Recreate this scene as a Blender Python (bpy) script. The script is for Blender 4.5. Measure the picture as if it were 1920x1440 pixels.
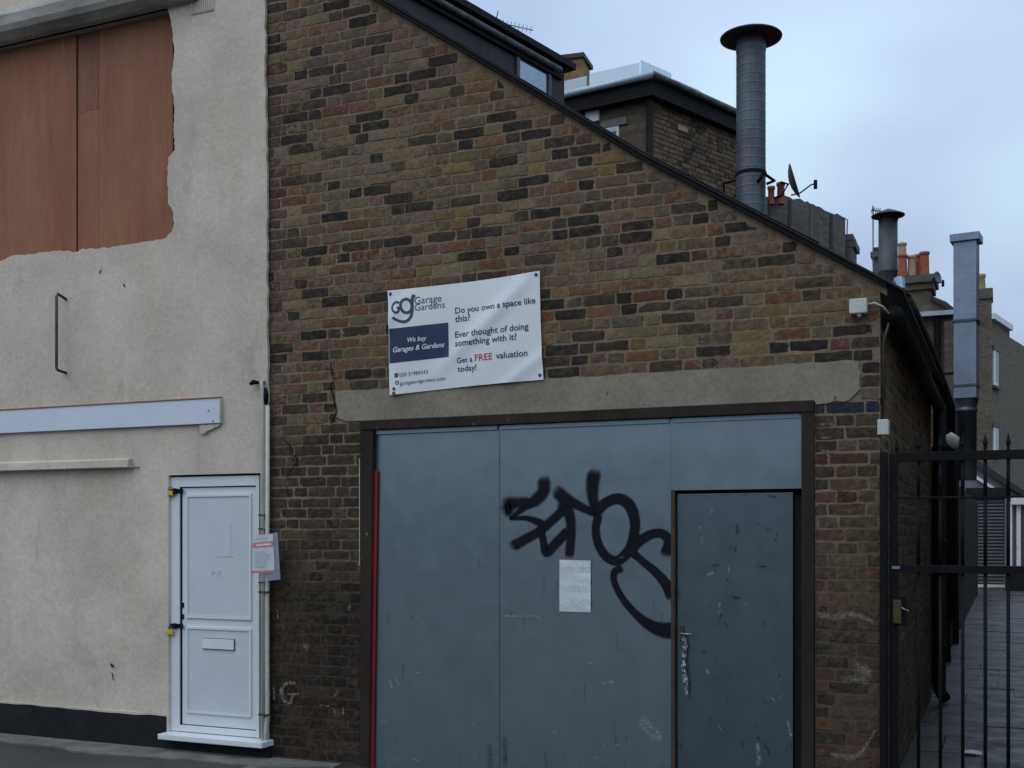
import bpy, bmesh, math, random
from mathutils import Vector, Matrix
from math import radians, sin, cos, pi

for o in list(bpy.data.objects): bpy.data.objects.remove(o)
sc = bpy.context.scene
COL = sc.collection
R = random.Random(7)

# ------------------------------------------------------------------ camera
F, CX, YH, DIST, EYE = 2148.0, 960.0, 1000.0, 7.0, 1.62
YAW = math.atan(930.0 / F)
S_, C_ = sin(YAW), cos(YAW)
cam_d = bpy.data.cameras.new('camera'); cam = bpy.data.objects.new('camera', cam_d); COL.objects.link(cam)
cam.location = (0, -DIST, EYE); cam.rotation_euler = (pi / 2, 0, YAW)
cam_d.sensor_fit = 'HORIZONTAL'; cam_d.sensor_width = 36; cam_d.lens = 36 * F / 1920
cam_d.shift_y = (YH - 720) / 1920; cam_d.clip_end = 2000
sc.camera = cam

# ------------------------------------------------------------------ world / sun / exposure
SUN_EL, SUN_AZ = radians(48), math.atan2(-0.45, -1.0)      # azimuth measured from +Y towards +X
w = bpy.data.worlds.new('World'); sc.world = w; w.use_nodes = True
wt = w.node_tree; wt.nodes.clear()
def wn(t, **kw):
    n = wt.nodes.new(t)
    for k, v in kw.items(): setattr(n, k, v)
    return n
def wl(a, b): wt.links.new(a, b)
tc = wn('ShaderNodeTexCoord'); sep = wn('ShaderNodeSeparateXYZ'); wl(tc.outputs['Generated'], sep.inputs[0])
sky = wn('ShaderNodeTexSky', sky_type='NISHITA'); sky.sun_disc = False
sky.sun_elevation = SUN_EL; sky.sun_rotation = SUN_AZ; sky.air_density = 1.0; sky.dust_density = 2.0
zc = wn('ShaderNodeMath', operation='MAXIMUM'); wl(sep.outputs['Z'], zc.inputs[0]); zc.inputs[1].default_value = 0.0
za = wn('ShaderNodeMath', operation='ADD'); wl(zc.outputs[0], za.inputs[0]); za.inputs[1].default_value = 0.22
dv = wn('ShaderNodeVectorMath', operation='DIVIDE'); wl(tc.outputs['Generated'], dv.inputs[0])
cb = wn('ShaderNodeCombineXYZ'); [wl(za.outputs[0], cb.inputs[i]) for i in range(3)]; wl(cb.outputs[0], dv.inputs[1])
mp = wn('ShaderNodeMapping'); wl(dv.outputs[0], mp.inputs[0]); mp.inputs['Location'].default_value = (6.1, 2.4, 0); mp.inputs['Scale'].default_value = (1.0, 1.0, 0.0)
nz = wn('ShaderNodeTexNoise'); wl(mp.outputs[0], nz.inputs['Vector']); nz.inputs['Scale'].default_value = 1.05; nz.inputs['Detail'].default_value = 3; nz.inputs['Roughness'].default_value = 0.38; nz.inputs['Distortion'].default_value = 0.25
rp = wn('ShaderNodeValToRGB'); wl(nz.outputs['Fac'], rp.inputs[0])
e = rp.color_ramp.elements
e[0].position = 0.36; e[0].color = (4.3, 5.5, 7.7, 1)
e[1].position = 0.63; e[1].color = (7.0, 9.2, 10.3, 1)
m_ = rp.color_ramp.elements.new(0.5); m_.color = (5.5, 6.9, 9.1, 1)
# overcast sky: luminance rises from the horizon to the zenith (CIE overcast)
g1 = wn('ShaderNodeMath', operation='MULTIPLY_ADD'); wl(zc.outputs[0], g1.inputs[0]); g1.inputs[1].default_value = 1.15; g1.inputs[2].default_value = 0.62
mg = wn('ShaderNodeVectorMath', operation='SCALE'); wl(rp.outputs[0], mg.inputs[0]); wl(g1.outputs[0], mg.inputs['Scale'])
mx = wn('ShaderNodeMix', data_type='RGBA'); mx.inputs[0].default_value = 0.93; wl(sky.outputs[0], mx.inputs[6]); wl(mg.outputs[0], mx.inputs[7])
bg = wn('ShaderNodeBackground'); bg.inputs['Strength'].default_value = 0.11; wl(mx.outputs[2], bg.inputs[0])
wo = wn('ShaderNodeOutputWorld'); wl(bg.outputs[0], wo.inputs[0])

sd = bpy.data.lights.new('sun', 'SUN'); sun = bpy.data.objects.new('sun', sd); COL.objects.link(sun)
sd.energy = 0.6; sd.angle = radians(45); sd.color = (1.0, 0.88, 0.72)
sv = Vector((sin(SUN_AZ) * cos(SUN_EL), cos(SUN_AZ) * cos(SUN_EL), sin(SUN_EL)))
sun.rotation_euler = sv.to_track_quat('Z', 'Y').to_euler(); sun.location = sv * 40
vs = sc.view_settings; vs.view_transform = 'Standard'; vs.look = 'None'; vs.exposure = -0.08; vs.gamma = 1.0; vs.use_curve_mapping = False

# ------------------------------------------------------------------ measuring helpers (photo sight lines -> metres on a known plane)
CAMP = Vector((0, -DIST, EYE))
def ray(x, y=YH):
    u = (x - CX) / F; v = (YH - y) / F
    return Vector((-S_ + C_ * u, C_ + S_ * u, v))
def at(x, y, Y=0.0):
    r = ray(x, y); return CAMP + r * ((Y + DIST) / r.y)
def dep(x, y, d): return CAMP + ray(x, y) * d
def FX(x, Y=0.0): return at(x, YH, Y).x
def FZ(x, y, Y=0.0): return at(x, y, Y).z
def to_px(p):
    q = Vector(p) - CAMP; d = -S_ * q.x + C_ * q.y; r = C_ * q.x + S_ * q.y
    return CX + F * r / d, YH - F * q.z / d, d

# ------------------------------------------------------------------ object helpers
WL = {}
def tag(o, label=None, cat=None, group=None, kind=None):
    if label: o['label'] = label
    if cat: o['category'] = cat
    if group: o['group'] = group
    if kind: o['kind'] = kind
    return o
def place(o, world, parent):
    WL[o.name] = Vector(world)
    if parent:
        o.parent = parent; o.location = Vector(world) - WL[parent.name]
    else: o.location = world
def thing(name, label, cat, loc, group=None):
    o = bpy.data.objects.new(name, None); COL.objects.link(o); o.empty_display_size = .1
    place(o, loc, None); return tag(o, label, cat, group)
class MB:
    def __init__(s): s.v = []; s.f = []; s.c = None; s.mi = []
    def add(s, vs, fs):
        b = len(s.v); s.v += [Vector(p) for p in vs]; s.f += [[b + i for i in f] for f in fs]; return s
    def box(s, a, b):
        x0, y0, z0 = [min(p, q) for p, q in zip(a, b)]; x1, y1, z1 = [max(p, q) for p, q in zip(a, b)]
        return s.add([(x0,y0,z0),(x1,y0,z0),(x1,y1,z0),(x0,y1,z0),(x0,y0,z1),(x1,y0,z1),(x1,y1,z1),(x0,y1,z1)],
                     [(0,3,2,1),(4,5,6,7),(0,1,5,4),(1,2,6,5),(2,3,7,6),(3,0,4,7)])
    def obox(s, c, u, v, n):       # centre and three half-axis vectors
        c, u, v, n = map(Vector, (c, u, v, n)); P = []
        for k in (-1, 1):
            for (i, j) in ((-1,-1),(1,-1),(1,1),(-1,1)): P.append(c + u*i + v*j + n*k)
        return s.add(P, [(0,3,2,1),(4,5,6,7),(0,1,5,4),(1,2,6,5),(2,3,7,6),(3,0,4,7)])
    def prism(s, pts, ext):        # polygon + extrusion vector
        n = len(pts); pts = [Vector(p) for p in pts]; e_ = Vector(ext)
        return s.add(pts + [p + e_ for p in pts], [tuple(range(n))[::-1], tuple(range(n, 2*n))] + [(i, (i+1) % n, n + (i+1) % n, n + i) for i in range(n)])
    def tube(s, pts, r, seg=10, cap=True):
        pts = [Vector(p) for p in pts]; n = len(pts); V = []; Fc = []
        rs = r if isinstance(r, (list, tuple)) else [r] * n
        ref = None
        for i, p in enumerate(pts):
            d = (pts[min(i+1, n-1)] - pts[max(i-1, 0)]).normalized()
            if ref is None or abs(ref.dot(d)) > .95: ref = Vector((0, 0, 1)) if abs(d.z) < .9 else Vector((1, 0, 0))
            a = d.cross(ref).normalized(); b = d.cross(a).normalized(); ref = b.cross(d) if False else ref
            for k in range(seg):
                t = 2 * pi * k / seg; V.append(p + a * (rs[i] * cos(t)) + b * (rs[i] * sin(t)))
        for i in range(n - 1):
            for k in range(seg):
                k2 = (k + 1) % seg; Fc.append((i*seg + k, i*seg + k2, (i+1)*seg + k2, (i+1)*seg + k))
        if cap: Fc += [tuple(range(seg))[::-1], tuple((n-1)*seg + k for k in range(seg))]
        return s.add(V, Fc)
    def lathe(s, c, prof, seg=28):    # prof [(r,z)] about a vertical axis at c
        V = []; Fc = []
        for r, z in prof:
            for k in range(seg):
                t = 2 * pi * k / seg; V.append((c[0] + r * cos(t), c[1] + r * sin(t), c[2] + z))
        for i in range(len(prof) - 1):
            for k in range(seg):
                k2 = (k + 1) % seg; Fc.append((i*seg + k, i*seg + k2, (i+1)*seg + k2, (i+1)*seg + k))
        return s.add(V, Fc)
    def build(s, name, mat, parent=None, smooth=False, loc=None, bevel=0):
        lo = Vector([min(p[i] for p in s.v) for i in range(3)]); hi = Vector([max(p[i] for p in s.v) for i in range(3)])
        o0 = Vector(((lo.x + hi.x) / 2, (lo.y + hi.y) / 2, lo.z)) if loc is None else Vector(loc)
        me = bpy.data.meshes.new(name); me.from_pydata([p - o0 for p in s.v], [], s.f)
        bm = bmesh.new(); bm.from_mesh(me); bmesh.ops.recalc_face_normals(bm, faces=bm.faces)
        if bevel: bmesh.ops.bevel(bm, geom=bm.edges[:], offset=bevel, segments=2, affect='EDGES', profile=.6)
        bm.to_mesh(me); bm.free()
        if smooth:
            for p in me.polygons: p.use_smooth = True
        if s.c:
            a = me.color_attributes.new('Col', 'FLOAT_COLOR', 'POINT')
            for i, c in enumerate(s.c): a.data[i].color = c if len(c) == 4 else (*c, 1)
        me.materials.append(MAT[mat] if isinstance(mat, str) else mat)
        o = bpy.data.objects.new(name, me); COL.objects.link(o); place(o, o0, parent); return o
def fillpoly(outer, holes, fmap, ext, name, mat, parent=None):
    """polygon with holes -> solid slab; fmap(a,b)->world, ext = thickness vector"""
    bm = bmesh.new(); es = []
    for loop in [outer] + holes:
        vs_ = [bm.verts.new(fmap(*p)) for p in loop]
        for i in range(len(vs_)): es.append(bm.edges.new((vs_[i], vs_[(i+1) % len(vs_)])))
    bmesh.ops.triangle_fill(bm, use_beauty=True, use_dissolve=False, edges=es)
    r = bmesh.ops.extrude_face_region(bm, geom=bm.faces[:])
    bmesh.ops.translate(bm, vec=Vector(ext), verts=[g for g in r['geom'] if isinstance(g, bmesh.types.BMVert)])
    bmesh.ops.recalc_face_normals(bm, faces=bm.faces)
    bm.verts.index_update()
    mb = MB(); mb.add([v.co.copy() for v in bm.verts], [[v.index for v in f.verts] for f in bm.faces]); bm.free()
    return mb.build(name, mat, parent)
def jag(pts, step, amp, closed=False, rng=R):
    out = []; n = len(pts)
    for i in range(n if closed else n - 1):
        a = Vector(pts[i]); b = Vector(pts[(i+1) % n]); L = (b - a).length; k = max(1, int(L / step))
        nrm = Vector((-(b - a).y, (b - a).x)).normalized() if L > 1e-6 else Vector((0, 0))
        for j in range(k):
            p = a.lerp(b, j / k); out.append(tuple(p + nrm * rng.uniform(-amp, amp)) if j else tuple(p))
    if not closed: out.append(tuple(pts[-1]))
    return out

# ------------------------------------------------------------------ materials
MAT = {}
def mat0(name):
    m = bpy.data.materials.new(name); m.use_nodes = True; MAT[name] = m
    nt = m.node_tree; return m, nt, nt.nodes['Principled BSDF']
def nod(nt, t, ins=None, **kw):
    n = nt.nodes.new(t)
    for k, v in kw.items(): setattr(n, k, v)
    for k, v in (ins or {}).items():
        if hasattr(v, 'is_output') or isinstance(v, bpy.types.NodeSocket): nt.links.new(v, n.inputs[k])
        else: n.inputs[k].default_value = v
    return n
def pos(nt, scale=(1, 1, 1)):
    g = nod(nt, 'ShaderNodeNewGeometry')
    return nod(nt, 'ShaderNodeMapping', {'Vector': g.outputs['Position'], 'Scale': scale}).outputs[0]
def noise(nt, vec, sc_, det=4, rough=.55, dist=0):
    return nod(nt, 'ShaderNodeTexNoise', {'Vector': vec, 'Scale': sc_, 'Detail': det, 'Roughness': rough, 'Distortion': dist}).outputs['Fac']
def ramp(nt, fac, stops):
    n = nod(nt, 'ShaderNodeValToRGB', {'Fac': fac}); el = n.color_ramp.elements
    while len(el) < len(stops): el.new(.5)
    for e_, (p, c) in zip(el, stops):
        e_.position = p; e_.color = (c, c, c, 1) if isinstance(c, (int, float)) else (*c, 1)
    return n.outputs[0]
def mixc(nt, fac, a, b, bt='MIX'):
    n = nod(nt, 'ShaderNodeMix', data_type='RGBA', blend_type=bt)
    for k, v in ((0, fac), (6, a), (7, b)):
        if isinstance(v, bpy.types.NodeSocket): nt.links.new(v, n.inputs[k])
        elif isinstance(v, (tuple, list)): n.inputs[k].default_value = (*v, 1)
        else: n.inputs[k].default_value = v
    return n.outputs[2]
def bump(nt, b, h, strength, dist):
    n = nod(nt, 'ShaderNodeBump', {'Height': h, 'Strength': strength, 'Distance': dist})
    nt.links.new(n.outputs[0], b.inputs['Normal']); return n
def surf(name, c1, c2=None, sc_=3, rough=.8, metal=0, bs=0, bsc=120, bd=.004, stretch=(1, 1, 1), lo=.35, hi=.65, speck=None, spsc=90, spat=.62, spec=.5, r2=None, fa=.15):
    m, nt, b = mat0(name); p = pos(nt, stretch)
    c2 = c2 or tuple(x * .75 for x in c1)
    f = ramp(nt, noise(nt, p, sc_, 6, .6), [(lo, 0.), (hi, 1.)]); c = mixc(nt, f, c1, c2)
    fine = ramp(nt, noise(nt, p, sc_ * 14, 3, .6), [(.3, 1 - fa), (.7, 1 + fa * .8)]); c = mixc(nt, 1., c, fine, 'MULTIPLY')
    if speck:
        sp = ramp(nt, noise(nt, p, spsc, 3, .6), [(spat, 0.), (spat + .06, 1.)]); c = mixc(nt, sp, c, speck)
    nt.links.new(c, b.inputs['Base Color'])
    b.inputs['Metallic'].default_value = metal; b.inputs['Specular IOR Level'].default_value = spec
    if r2 is None: b.inputs['Roughness'].default_value = rough
    else: nt.links.new(ramp(nt, noise(nt, p, sc_ * 2.2, 5, .6), [(.35, rough), (.65, r2)]), b.inputs['Roughness'])
    if bs: bump(nt, b, noise(nt, pos(nt), bsc, 5, .65), bs, bd)
    return m

def brick_mat():
    m, nt, b = mat0('brick'); p = pos(nt)
    vc = nod(nt, 'ShaderNodeVertexColor', layer_name='Col'); col = vc.outputs[0]
    v = ramp(nt, noise(nt, p, 22, 5, .65), [(.25, .55), (.75, 1.40)]); c = mixc(nt, 1., col, v, 'MULTIPLY')
    c = mixc(nt, ramp(nt, noise(nt, p, 11, 3, .6), [(.52, 0.), (.70, .42)]), c, mixc(nt, noise(nt, p, 3.3, 2, .5), (.062, .050, .038), (.150, .098, .052)))
    # mortar rubbed over the faces, in drifting patches
    big = noise(nt, p, 1.1, 3, .5); small = noise(nt, p, 26, 5, .7, .4)
    s_ = nod(nt, 'ShaderNodeMath', {0: big, 1: .55}, operation='MULTIPLY').outputs[0]
    s_ = nod(nt, 'ShaderNodeMath', {0: small, 1: s_}, operation='ADD').outputs[0]
    f = ramp(nt, s_, [(.775, 0.), (.91, .75)]); f = nod(nt, 'ShaderNodeMath', {0: f, 1: vc.outputs[1]}, operation='MULTIPLY').outputs[0]
    c = mixc(nt, f, c, (.190, .138, .085))
    pit = ramp(nt, noise(nt, p, 75, 3, .6), [(.30, 1.), (.37, 0.)]); c = mixc(nt, pit, c, (.022, .019, .016))
    nt.links.new(c, b.inputs['Base Color']); b.inputs['Roughness'].default_value = .92; b.inputs['Specular IOR Level'].default_value = .25
    bump(nt, b, noise(nt, p, 95, 5, .7), .55, .004)
brick_mat()
def mortar_mat():
    m, nt, b = mat0('mortar'); p = pos(nt)
    c = mixc(nt, ramp(nt, noise(nt, p, 2.2, 5, .6), [(.35, 0.), (.65, 1.)]), (.238, .180, .118), (.165, .125, .083))
    c = mixc(nt, 1., c, ramp(nt, noise(nt, p, 45, 4, .7), [(.3, .75), (.7, 1.2)]), 'MULTIPLY')
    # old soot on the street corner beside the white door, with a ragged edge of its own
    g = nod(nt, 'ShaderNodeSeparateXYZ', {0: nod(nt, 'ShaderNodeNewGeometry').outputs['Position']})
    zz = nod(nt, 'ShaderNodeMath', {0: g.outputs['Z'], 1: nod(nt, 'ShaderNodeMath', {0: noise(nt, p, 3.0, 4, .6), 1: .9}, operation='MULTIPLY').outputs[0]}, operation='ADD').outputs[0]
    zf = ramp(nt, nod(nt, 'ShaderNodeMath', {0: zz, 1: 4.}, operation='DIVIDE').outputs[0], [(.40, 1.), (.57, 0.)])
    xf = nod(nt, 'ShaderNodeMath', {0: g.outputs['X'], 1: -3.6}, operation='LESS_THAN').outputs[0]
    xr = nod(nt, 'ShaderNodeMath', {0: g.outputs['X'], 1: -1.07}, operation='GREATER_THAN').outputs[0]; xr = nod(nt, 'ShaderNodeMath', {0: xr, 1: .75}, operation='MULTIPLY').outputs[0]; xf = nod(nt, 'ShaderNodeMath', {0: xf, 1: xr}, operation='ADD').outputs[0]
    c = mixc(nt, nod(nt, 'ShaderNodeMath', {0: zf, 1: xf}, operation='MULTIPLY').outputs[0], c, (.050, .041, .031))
    nt.links.new(c, b.inputs['Base Color']); b.inputs['Roughness'].default_value = .95; b.inputs['Specular IOR Level'].default_value = .2
    bump(nt, b, noise(nt, p, 80, 5, .75), .8, .006)
mortar_mat()
def render_mat():
    m, nt, b = mat0('render'); p = pos(nt); ps = pos(nt, (1, 1, .35))
    c = mixc(nt, ramp(nt, noise(nt, p, 1.3, 6, .62), [(.36, 0.), (.64, 1.)]), (.645, .562, .475), (.515, .446, .372))
    c = mixc(nt, ramp(nt, noise(nt, ps, 2.1, 5, .6, .5), [(.50, 0.), (.72, .65)]), c, (.52, .43, .335))
    c = mixc(nt, 1., c, ramp(nt, noise(nt, p, 28, 4, .7), [(.3, .86), (.7, 1.07)]), 'MULTIPLY')
    c = mixc(nt, ramp(nt, noise(nt, p, 60, 4, .7), [(.66, 0.), (.72, .55)]), c, (.20, .19, .17))
    c = mixc(nt, ramp(nt, noise(nt, ps, 3.4, 6, .7, .8), [(.58, 0.), (.74, .5)]), c, (.30, .265, .21))
    nt.links.new(c, b.inputs['Base Color']); b.inputs['Roughness'].default_value = .88; b.inputs['Specular IOR Level'].default_value = .3
    h = nod(nt, 'ShaderNodeMath', {0: noise(nt, p, 9, 4, .6), 1: nod(nt, 'ShaderNodeMath', {0: noise(nt, p, 70, 4, .7), 1: .25}, operation='MULTIPLY').outputs[0]}, operation='ADD').outputs[0]
    bump(nt, b, h, .5, .012)
render_mat()
def board_mat():
    m, nt, b = mat0('board'); ps = pos(nt, (1, 1, .12)); p = pos(nt)
    c = mixc(nt, ramp(nt, noise(nt, ps, 5, 6, .6, .6), [(.36, 0.), (.64, 1.)]), (.255, .092, .046), (.300, .128, .066))
    c = mixc(nt, ramp(nt, noise(nt, p, 1.2, 4, .6), [(.45, 0.), (.7, .5)]), c, (.215, .095, .065))
    c = mixc(nt, 1., c, ramp(nt, noise(nt, ps, 45, 4, .6), [(.3, .85), (.7, 1.1)]), 'MULTIPLY')
    nt.links.new(c, b.inputs['Base Color']); b.inputs['Roughness'].default_value = .75
    bump(nt, b, noise(nt, ps, 40, 4, .6), .25, .002)
board_mat()
def panel_mat():
    m, nt, b = mat0('steel_panel'); p = pos(nt); ps = pos(nt, (1, 1, .25))
    c = mixc(nt, ramp(nt, noise(nt, p, 1.6, 6, .65), [(.35, 0.), (.65, 1.)]), (.278, .338, .380), (.256, .312, .352))
    c = mixc(nt, ramp(nt, noise(nt, ps, 6, 6, .7, .3), [(.66, 0.), (.76, .3)]), c, (.46, .51, .54))
    c = mixc(nt, ramp(nt, noise(nt, p, 34, 4, .7), [(.68, 0.), (.73, .6)]), c, (.18, .20, .23))
    nt.links.new(c, b.inputs['Base Color']); b.inputs['Metallic'].default_value = .9
    nt.links.new(ramp(nt, noise(nt, p, 7, 5, .6), [(.3, .31), (.7, .37)]), b.inputs['Roughness'])
    bump(nt, b, noise(nt, p, 1.1, 2, .5), .05, .02)
panel_mat()
surf('board_dark', (.20, .075, .040), (.24, .10, .055), 4, .75, stretch=(1, 1, .15))
def door_mat():
    m = MAT['steel_panel'].copy(); m.name = 'steel_door'; MAT['steel_door'] = m; nt = m.node_tree; b = nt.nodes['Principled BSDF']
    old = b.inputs['Base Color'].links[0].from_socket
    rust = ramp(nt, noise(nt, pos(nt), 16, 6, .7), [(.60, 0.), (.68, .8)])
    nt.links.new(mixc(nt, rust, mixc(nt, 1., old, (.62, .65, .66), 'MULTIPLY'), (.11, .10, .095)), b.inputs['Base Color'])
door_mat()
def brick_tex(name, udir, c1, c2, mo, rowh=.075):
    m, nt, b = mat0(name); g = nod(nt, 'ShaderNodeNewGeometry')
    d = nod(nt, 'ShaderNodeVectorMath', {0: g.outputs['Position'], 1: (*udir, 0)}, operation='DOT_PRODUCT').outputs['Value']
    z = nod(nt, 'ShaderNodeSeparateXYZ', {0: g.outputs['Position']}).outputs['Z']
    v = nod(nt, 'ShaderNodeCombineXYZ', {0: d, 1: z}).outputs[0]
    t = nod(nt, 'ShaderNodeTexBrick', {'Vector': v, 'Color1': (*c1, 1), 'Color2': (*c2, 1), 'Mortar': (*mo, 1), 'Scale': 1., 'Mortar Size': .006, 'Mortar Smooth': .3, 'Bias': -.1, 'Brick Width': .225, 'Row Height': rowh})
    p = pos(nt); c = mixc(nt, 1., t.outputs[0], ramp(nt, noise(nt, p, 9, 5, .7), [(.3, .65), (.7, 1.3)]), 'MULTIPLY')
    nt.links.new(c, b.inputs['Base Color']); b.inputs['Roughness'].default_value = .92
    h = nod(nt, 'ShaderNodeMath', {0: t.outputs['Fac'], 1: -1.}, operation='MULTIPLY').outputs[0]
    bump(nt, b, h, .7, .01)
    return m
def glass_mat(name, tint, alpha, rough=.05):
    m, nt, b = mat0(name); b.inputs['Base Color'].default_value = (*tint, 1); b.inputs['Roughness'].default_value = rough; b.inputs['Alpha'].default_value = alpha
    b.inputs['Specular IOR Level'].default_value = .6
def paint_mat(name, c, rough=.55, strength=1.0, grain=0.0):
    m, nt, b = mat0(name); b.inputs['Base Color'].default_value = (*c, 1); b.inputs['Roughness'].default_value = rough; b.inputs['Specular IOR Level'].default_value = .12
    a = nod(nt, 'ShaderNodeAttribute', attribute_name='cover').outputs['Fac']
    if grain:
        n = ramp(nt, noise(nt, pos(nt), 55, 4, .7), [(.44, 1 - grain), (.60, 1.)]); a = nod(nt, 'ShaderNodeMath', {0: a, 1: n}, operation='MULTIPLY').outputs[0]
    a = nod(nt, 'ShaderNodeMath', {0: a, 1: strength}, operation='MULTIPLY').outputs[0]
    nt.links.new(a, b.inputs['Alpha'])

surf('concrete', (.26, .225, .165), (.19, .168, .13), 2.5, .9, bs=.6, bsc=60, speck=(.07, .065, .06), spsc=26, spat=.66)
surf('ledge_concrete', (.40, .38, .34), (.20, .19, .17), 4, .9, bs=.8, bsc=30, stretch=(.4, 1, 2))
surf('cement', (.175, .152, .115), (.125, .108, .08), 5, .95, bs=.9, bsc=40, bd=.01)
surf('asphalt', (.030, .028, .026), (.046, .043, .039), 1.2, .75, bs=.7, bsc=140, bd=.006, r2=.5)
surf('kerb_concrete', (.17, .165, .15), (.085, .082, .076), 5, .8, bs=.5, bsc=70)
surf('paving', (.066, .062, .060), (.028, .027, .026), 1.5, .62, bs=.5, bsc=60, r2=.30, spec=.4, lo=.42, hi=.58)
surf('dark_timber', (.034, .024, .019), (.022, .016, .013), 5, .8, bs=.3, bsc=50, stretch=(1, 1, .3), speck=(.20, .17, .14), spsc=22, spat=.70, spec=.2)
surf('red_paint', (.30, .010, .011), (.23, .009, .010), 6, .5)
surf('black_paint', (.005, .005, .006), (.008, .008, .009), 4, .65, bs=.15, bsc=90, spec=.14)
surf('black_timber', (.014, .013, .014), (.009, .008, .009), 5, .8, bs=.3, bsc=60, spec=.2)
surf('plinth', (.010, .011, .014), (.018, .019, .022), 5, .8, bs=.6, bsc=50, speck=(.07, .07, .07), spsc=30, spat=.72, spec=.2)
surf('upvc', (.70, .72, .75), (.66, .68, .71), 2, .35, speck=(.50, .50, .50), spsc=24, spat=.75, fa=.02)
surf('upvc_panel', (.60, .62, .66), (.56, .58, .62), 3, .4, speck=(.42, .43, .44), spsc=18, spat=.74, fa=.02)
surf('white_board', (.64, .68, .76), (.60, .64, .72), 2, .35, fa=.03)
surf('white_pipe', (.56, .54, .48), (.44, .42, .37), 6, .5)
surf('rust_steel', (.075, .070, .066), (.055, .040, .030), 12, .55, metal=.5)
surf('galv', (.112, .130, .152), (.060, .068, .080), 7, .45, metal=.6, bs=.15, bsc=30, stretch=(1, 1, .5), r2=.6)
surf('galv_dark', (.10, .115, .13), (.035, .037, .04), 5, .55, metal=.4, stretch=(1, 1, .35))
surf('galv_light', (.27, .31, .40), (.21, .245, .32), 5, .4, metal=.55)
surf('cap_rust', (.045, .040, .038), (.07, .048, .036), 9, .75, metal=.2)
surf('slate', (.024, .022, .026), (.036, .033, .037), 4, .7, bs=.4, bsc=30, spec=.3)
surf('stack_render', (.125, .115, .105), (.075, .068, .062), 4, .95, bs=1., bsc=35, bd=.02, speck=(.22, .21, .20), spsc=9, spat=.66)
surf('terracotta', (.36, .095, .045), (.24, .065, .035), 6, .8)
surf('buff_pot', (.42, .30, .18), (.30, .21, .13), 6, .8)
surf('dish_grey', (.10, .105, .12), (.075, .078, .09), 5, .6)
surf('yellow_stock', (.30, .185, .075), (.17, .10, .05), 9, .9, bs=.6, bsc=30)
surf('white_trim', (.70, .70, .70), (.55, .55, .56), 6, .6)
surf('pale_metal', (.40, .47, .52), (.32, .38, .44), 5, .4, metal=.3)
surf('box_white', (.55, .57, .53), (.46, .48, .45), 8, .5)
surf('grey_wall', (.16, .17, .19), (.12, .13, .145), 3, .85)
surf('shutter', (.055, .06, .07), (.04, .043, .05), 4, .5, metal=.3)
surf('paper', (.62, .66, .68), (.55, .59, .60), 6, .8, bs=.35, bsc=18, bd=.01)
surf('litter', (.55, .62, .72), (.45, .52, .62), 12, .6)
surf('brass', (.10, .08, .035), (.06, .05, .026), 20, .5, metal=.6)
surf('yellow_plastic', (.62, .50, .02), (.5, .4, .02), 10, .45)
surf('banner', (.74, .74, .77), (.72, .72, .75), 2, .45, fa=.01)
surf('navy', (.014, .022, .075), (.012, .018, .062), 3, .45)
surf('ink', (.035, .042, .085), (.030, .036, .075), 5, .5)
surf('ink_red', (.52, .055, .045), (.45, .05, .04), 5, .5)
surf('ink_white', (.72, .74, .80), (.68, .70, .76), 5, .5)
surf('notice_red', (.72, .09, .05), (.66, .08, .045), 8, .5)
surf('notice_grey', (.36, .37, .44), (.5, .52, .6), 30, .6)
surf('foil', (.38, .41, .43), (.14, .15, .16), 40, .3, metal=.95, bs=1., bsc=70, bd=.01)
surf('rust_edge', (.075, .042, .024), (.035, .025, .02), 18, .85)
glass_mat('balustrade_glass', (.66, .78, .85), .55, .2)
glass_mat('sleeve', (.70, .74, .78), .10, .2)
surf('window_glass', (.30, .38, .44), (.26, .33, .40), 2, .06, metal=.7)
surf('house_glass', (.05, .06, .07), (.04, .045, .05), 2, .08, metal=.0, spec=1.)
paint_mat('spray', (.007, .008, .012), .7)
paint_mat('chalk', (.30, .28, .23), .9, .75, .9)
paint_mat('scuff', (.42, .45, .47), .8, .5, .9)
paint_mat('limewash', (.36, .32, .27), .9, .45, .8)
paint_mat('smudge', (.02, .022, .03), .6, .45, .6)
paint_mat('stain', (.05, .055, .06), .7, .28, .7)
paint_mat('pencil', (.2, .21, .25), .7, .4, .5)
paint_mat('crack', (.006, .005, .004), .9)
XU, YU = (1, 0), (0, 1)

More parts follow.
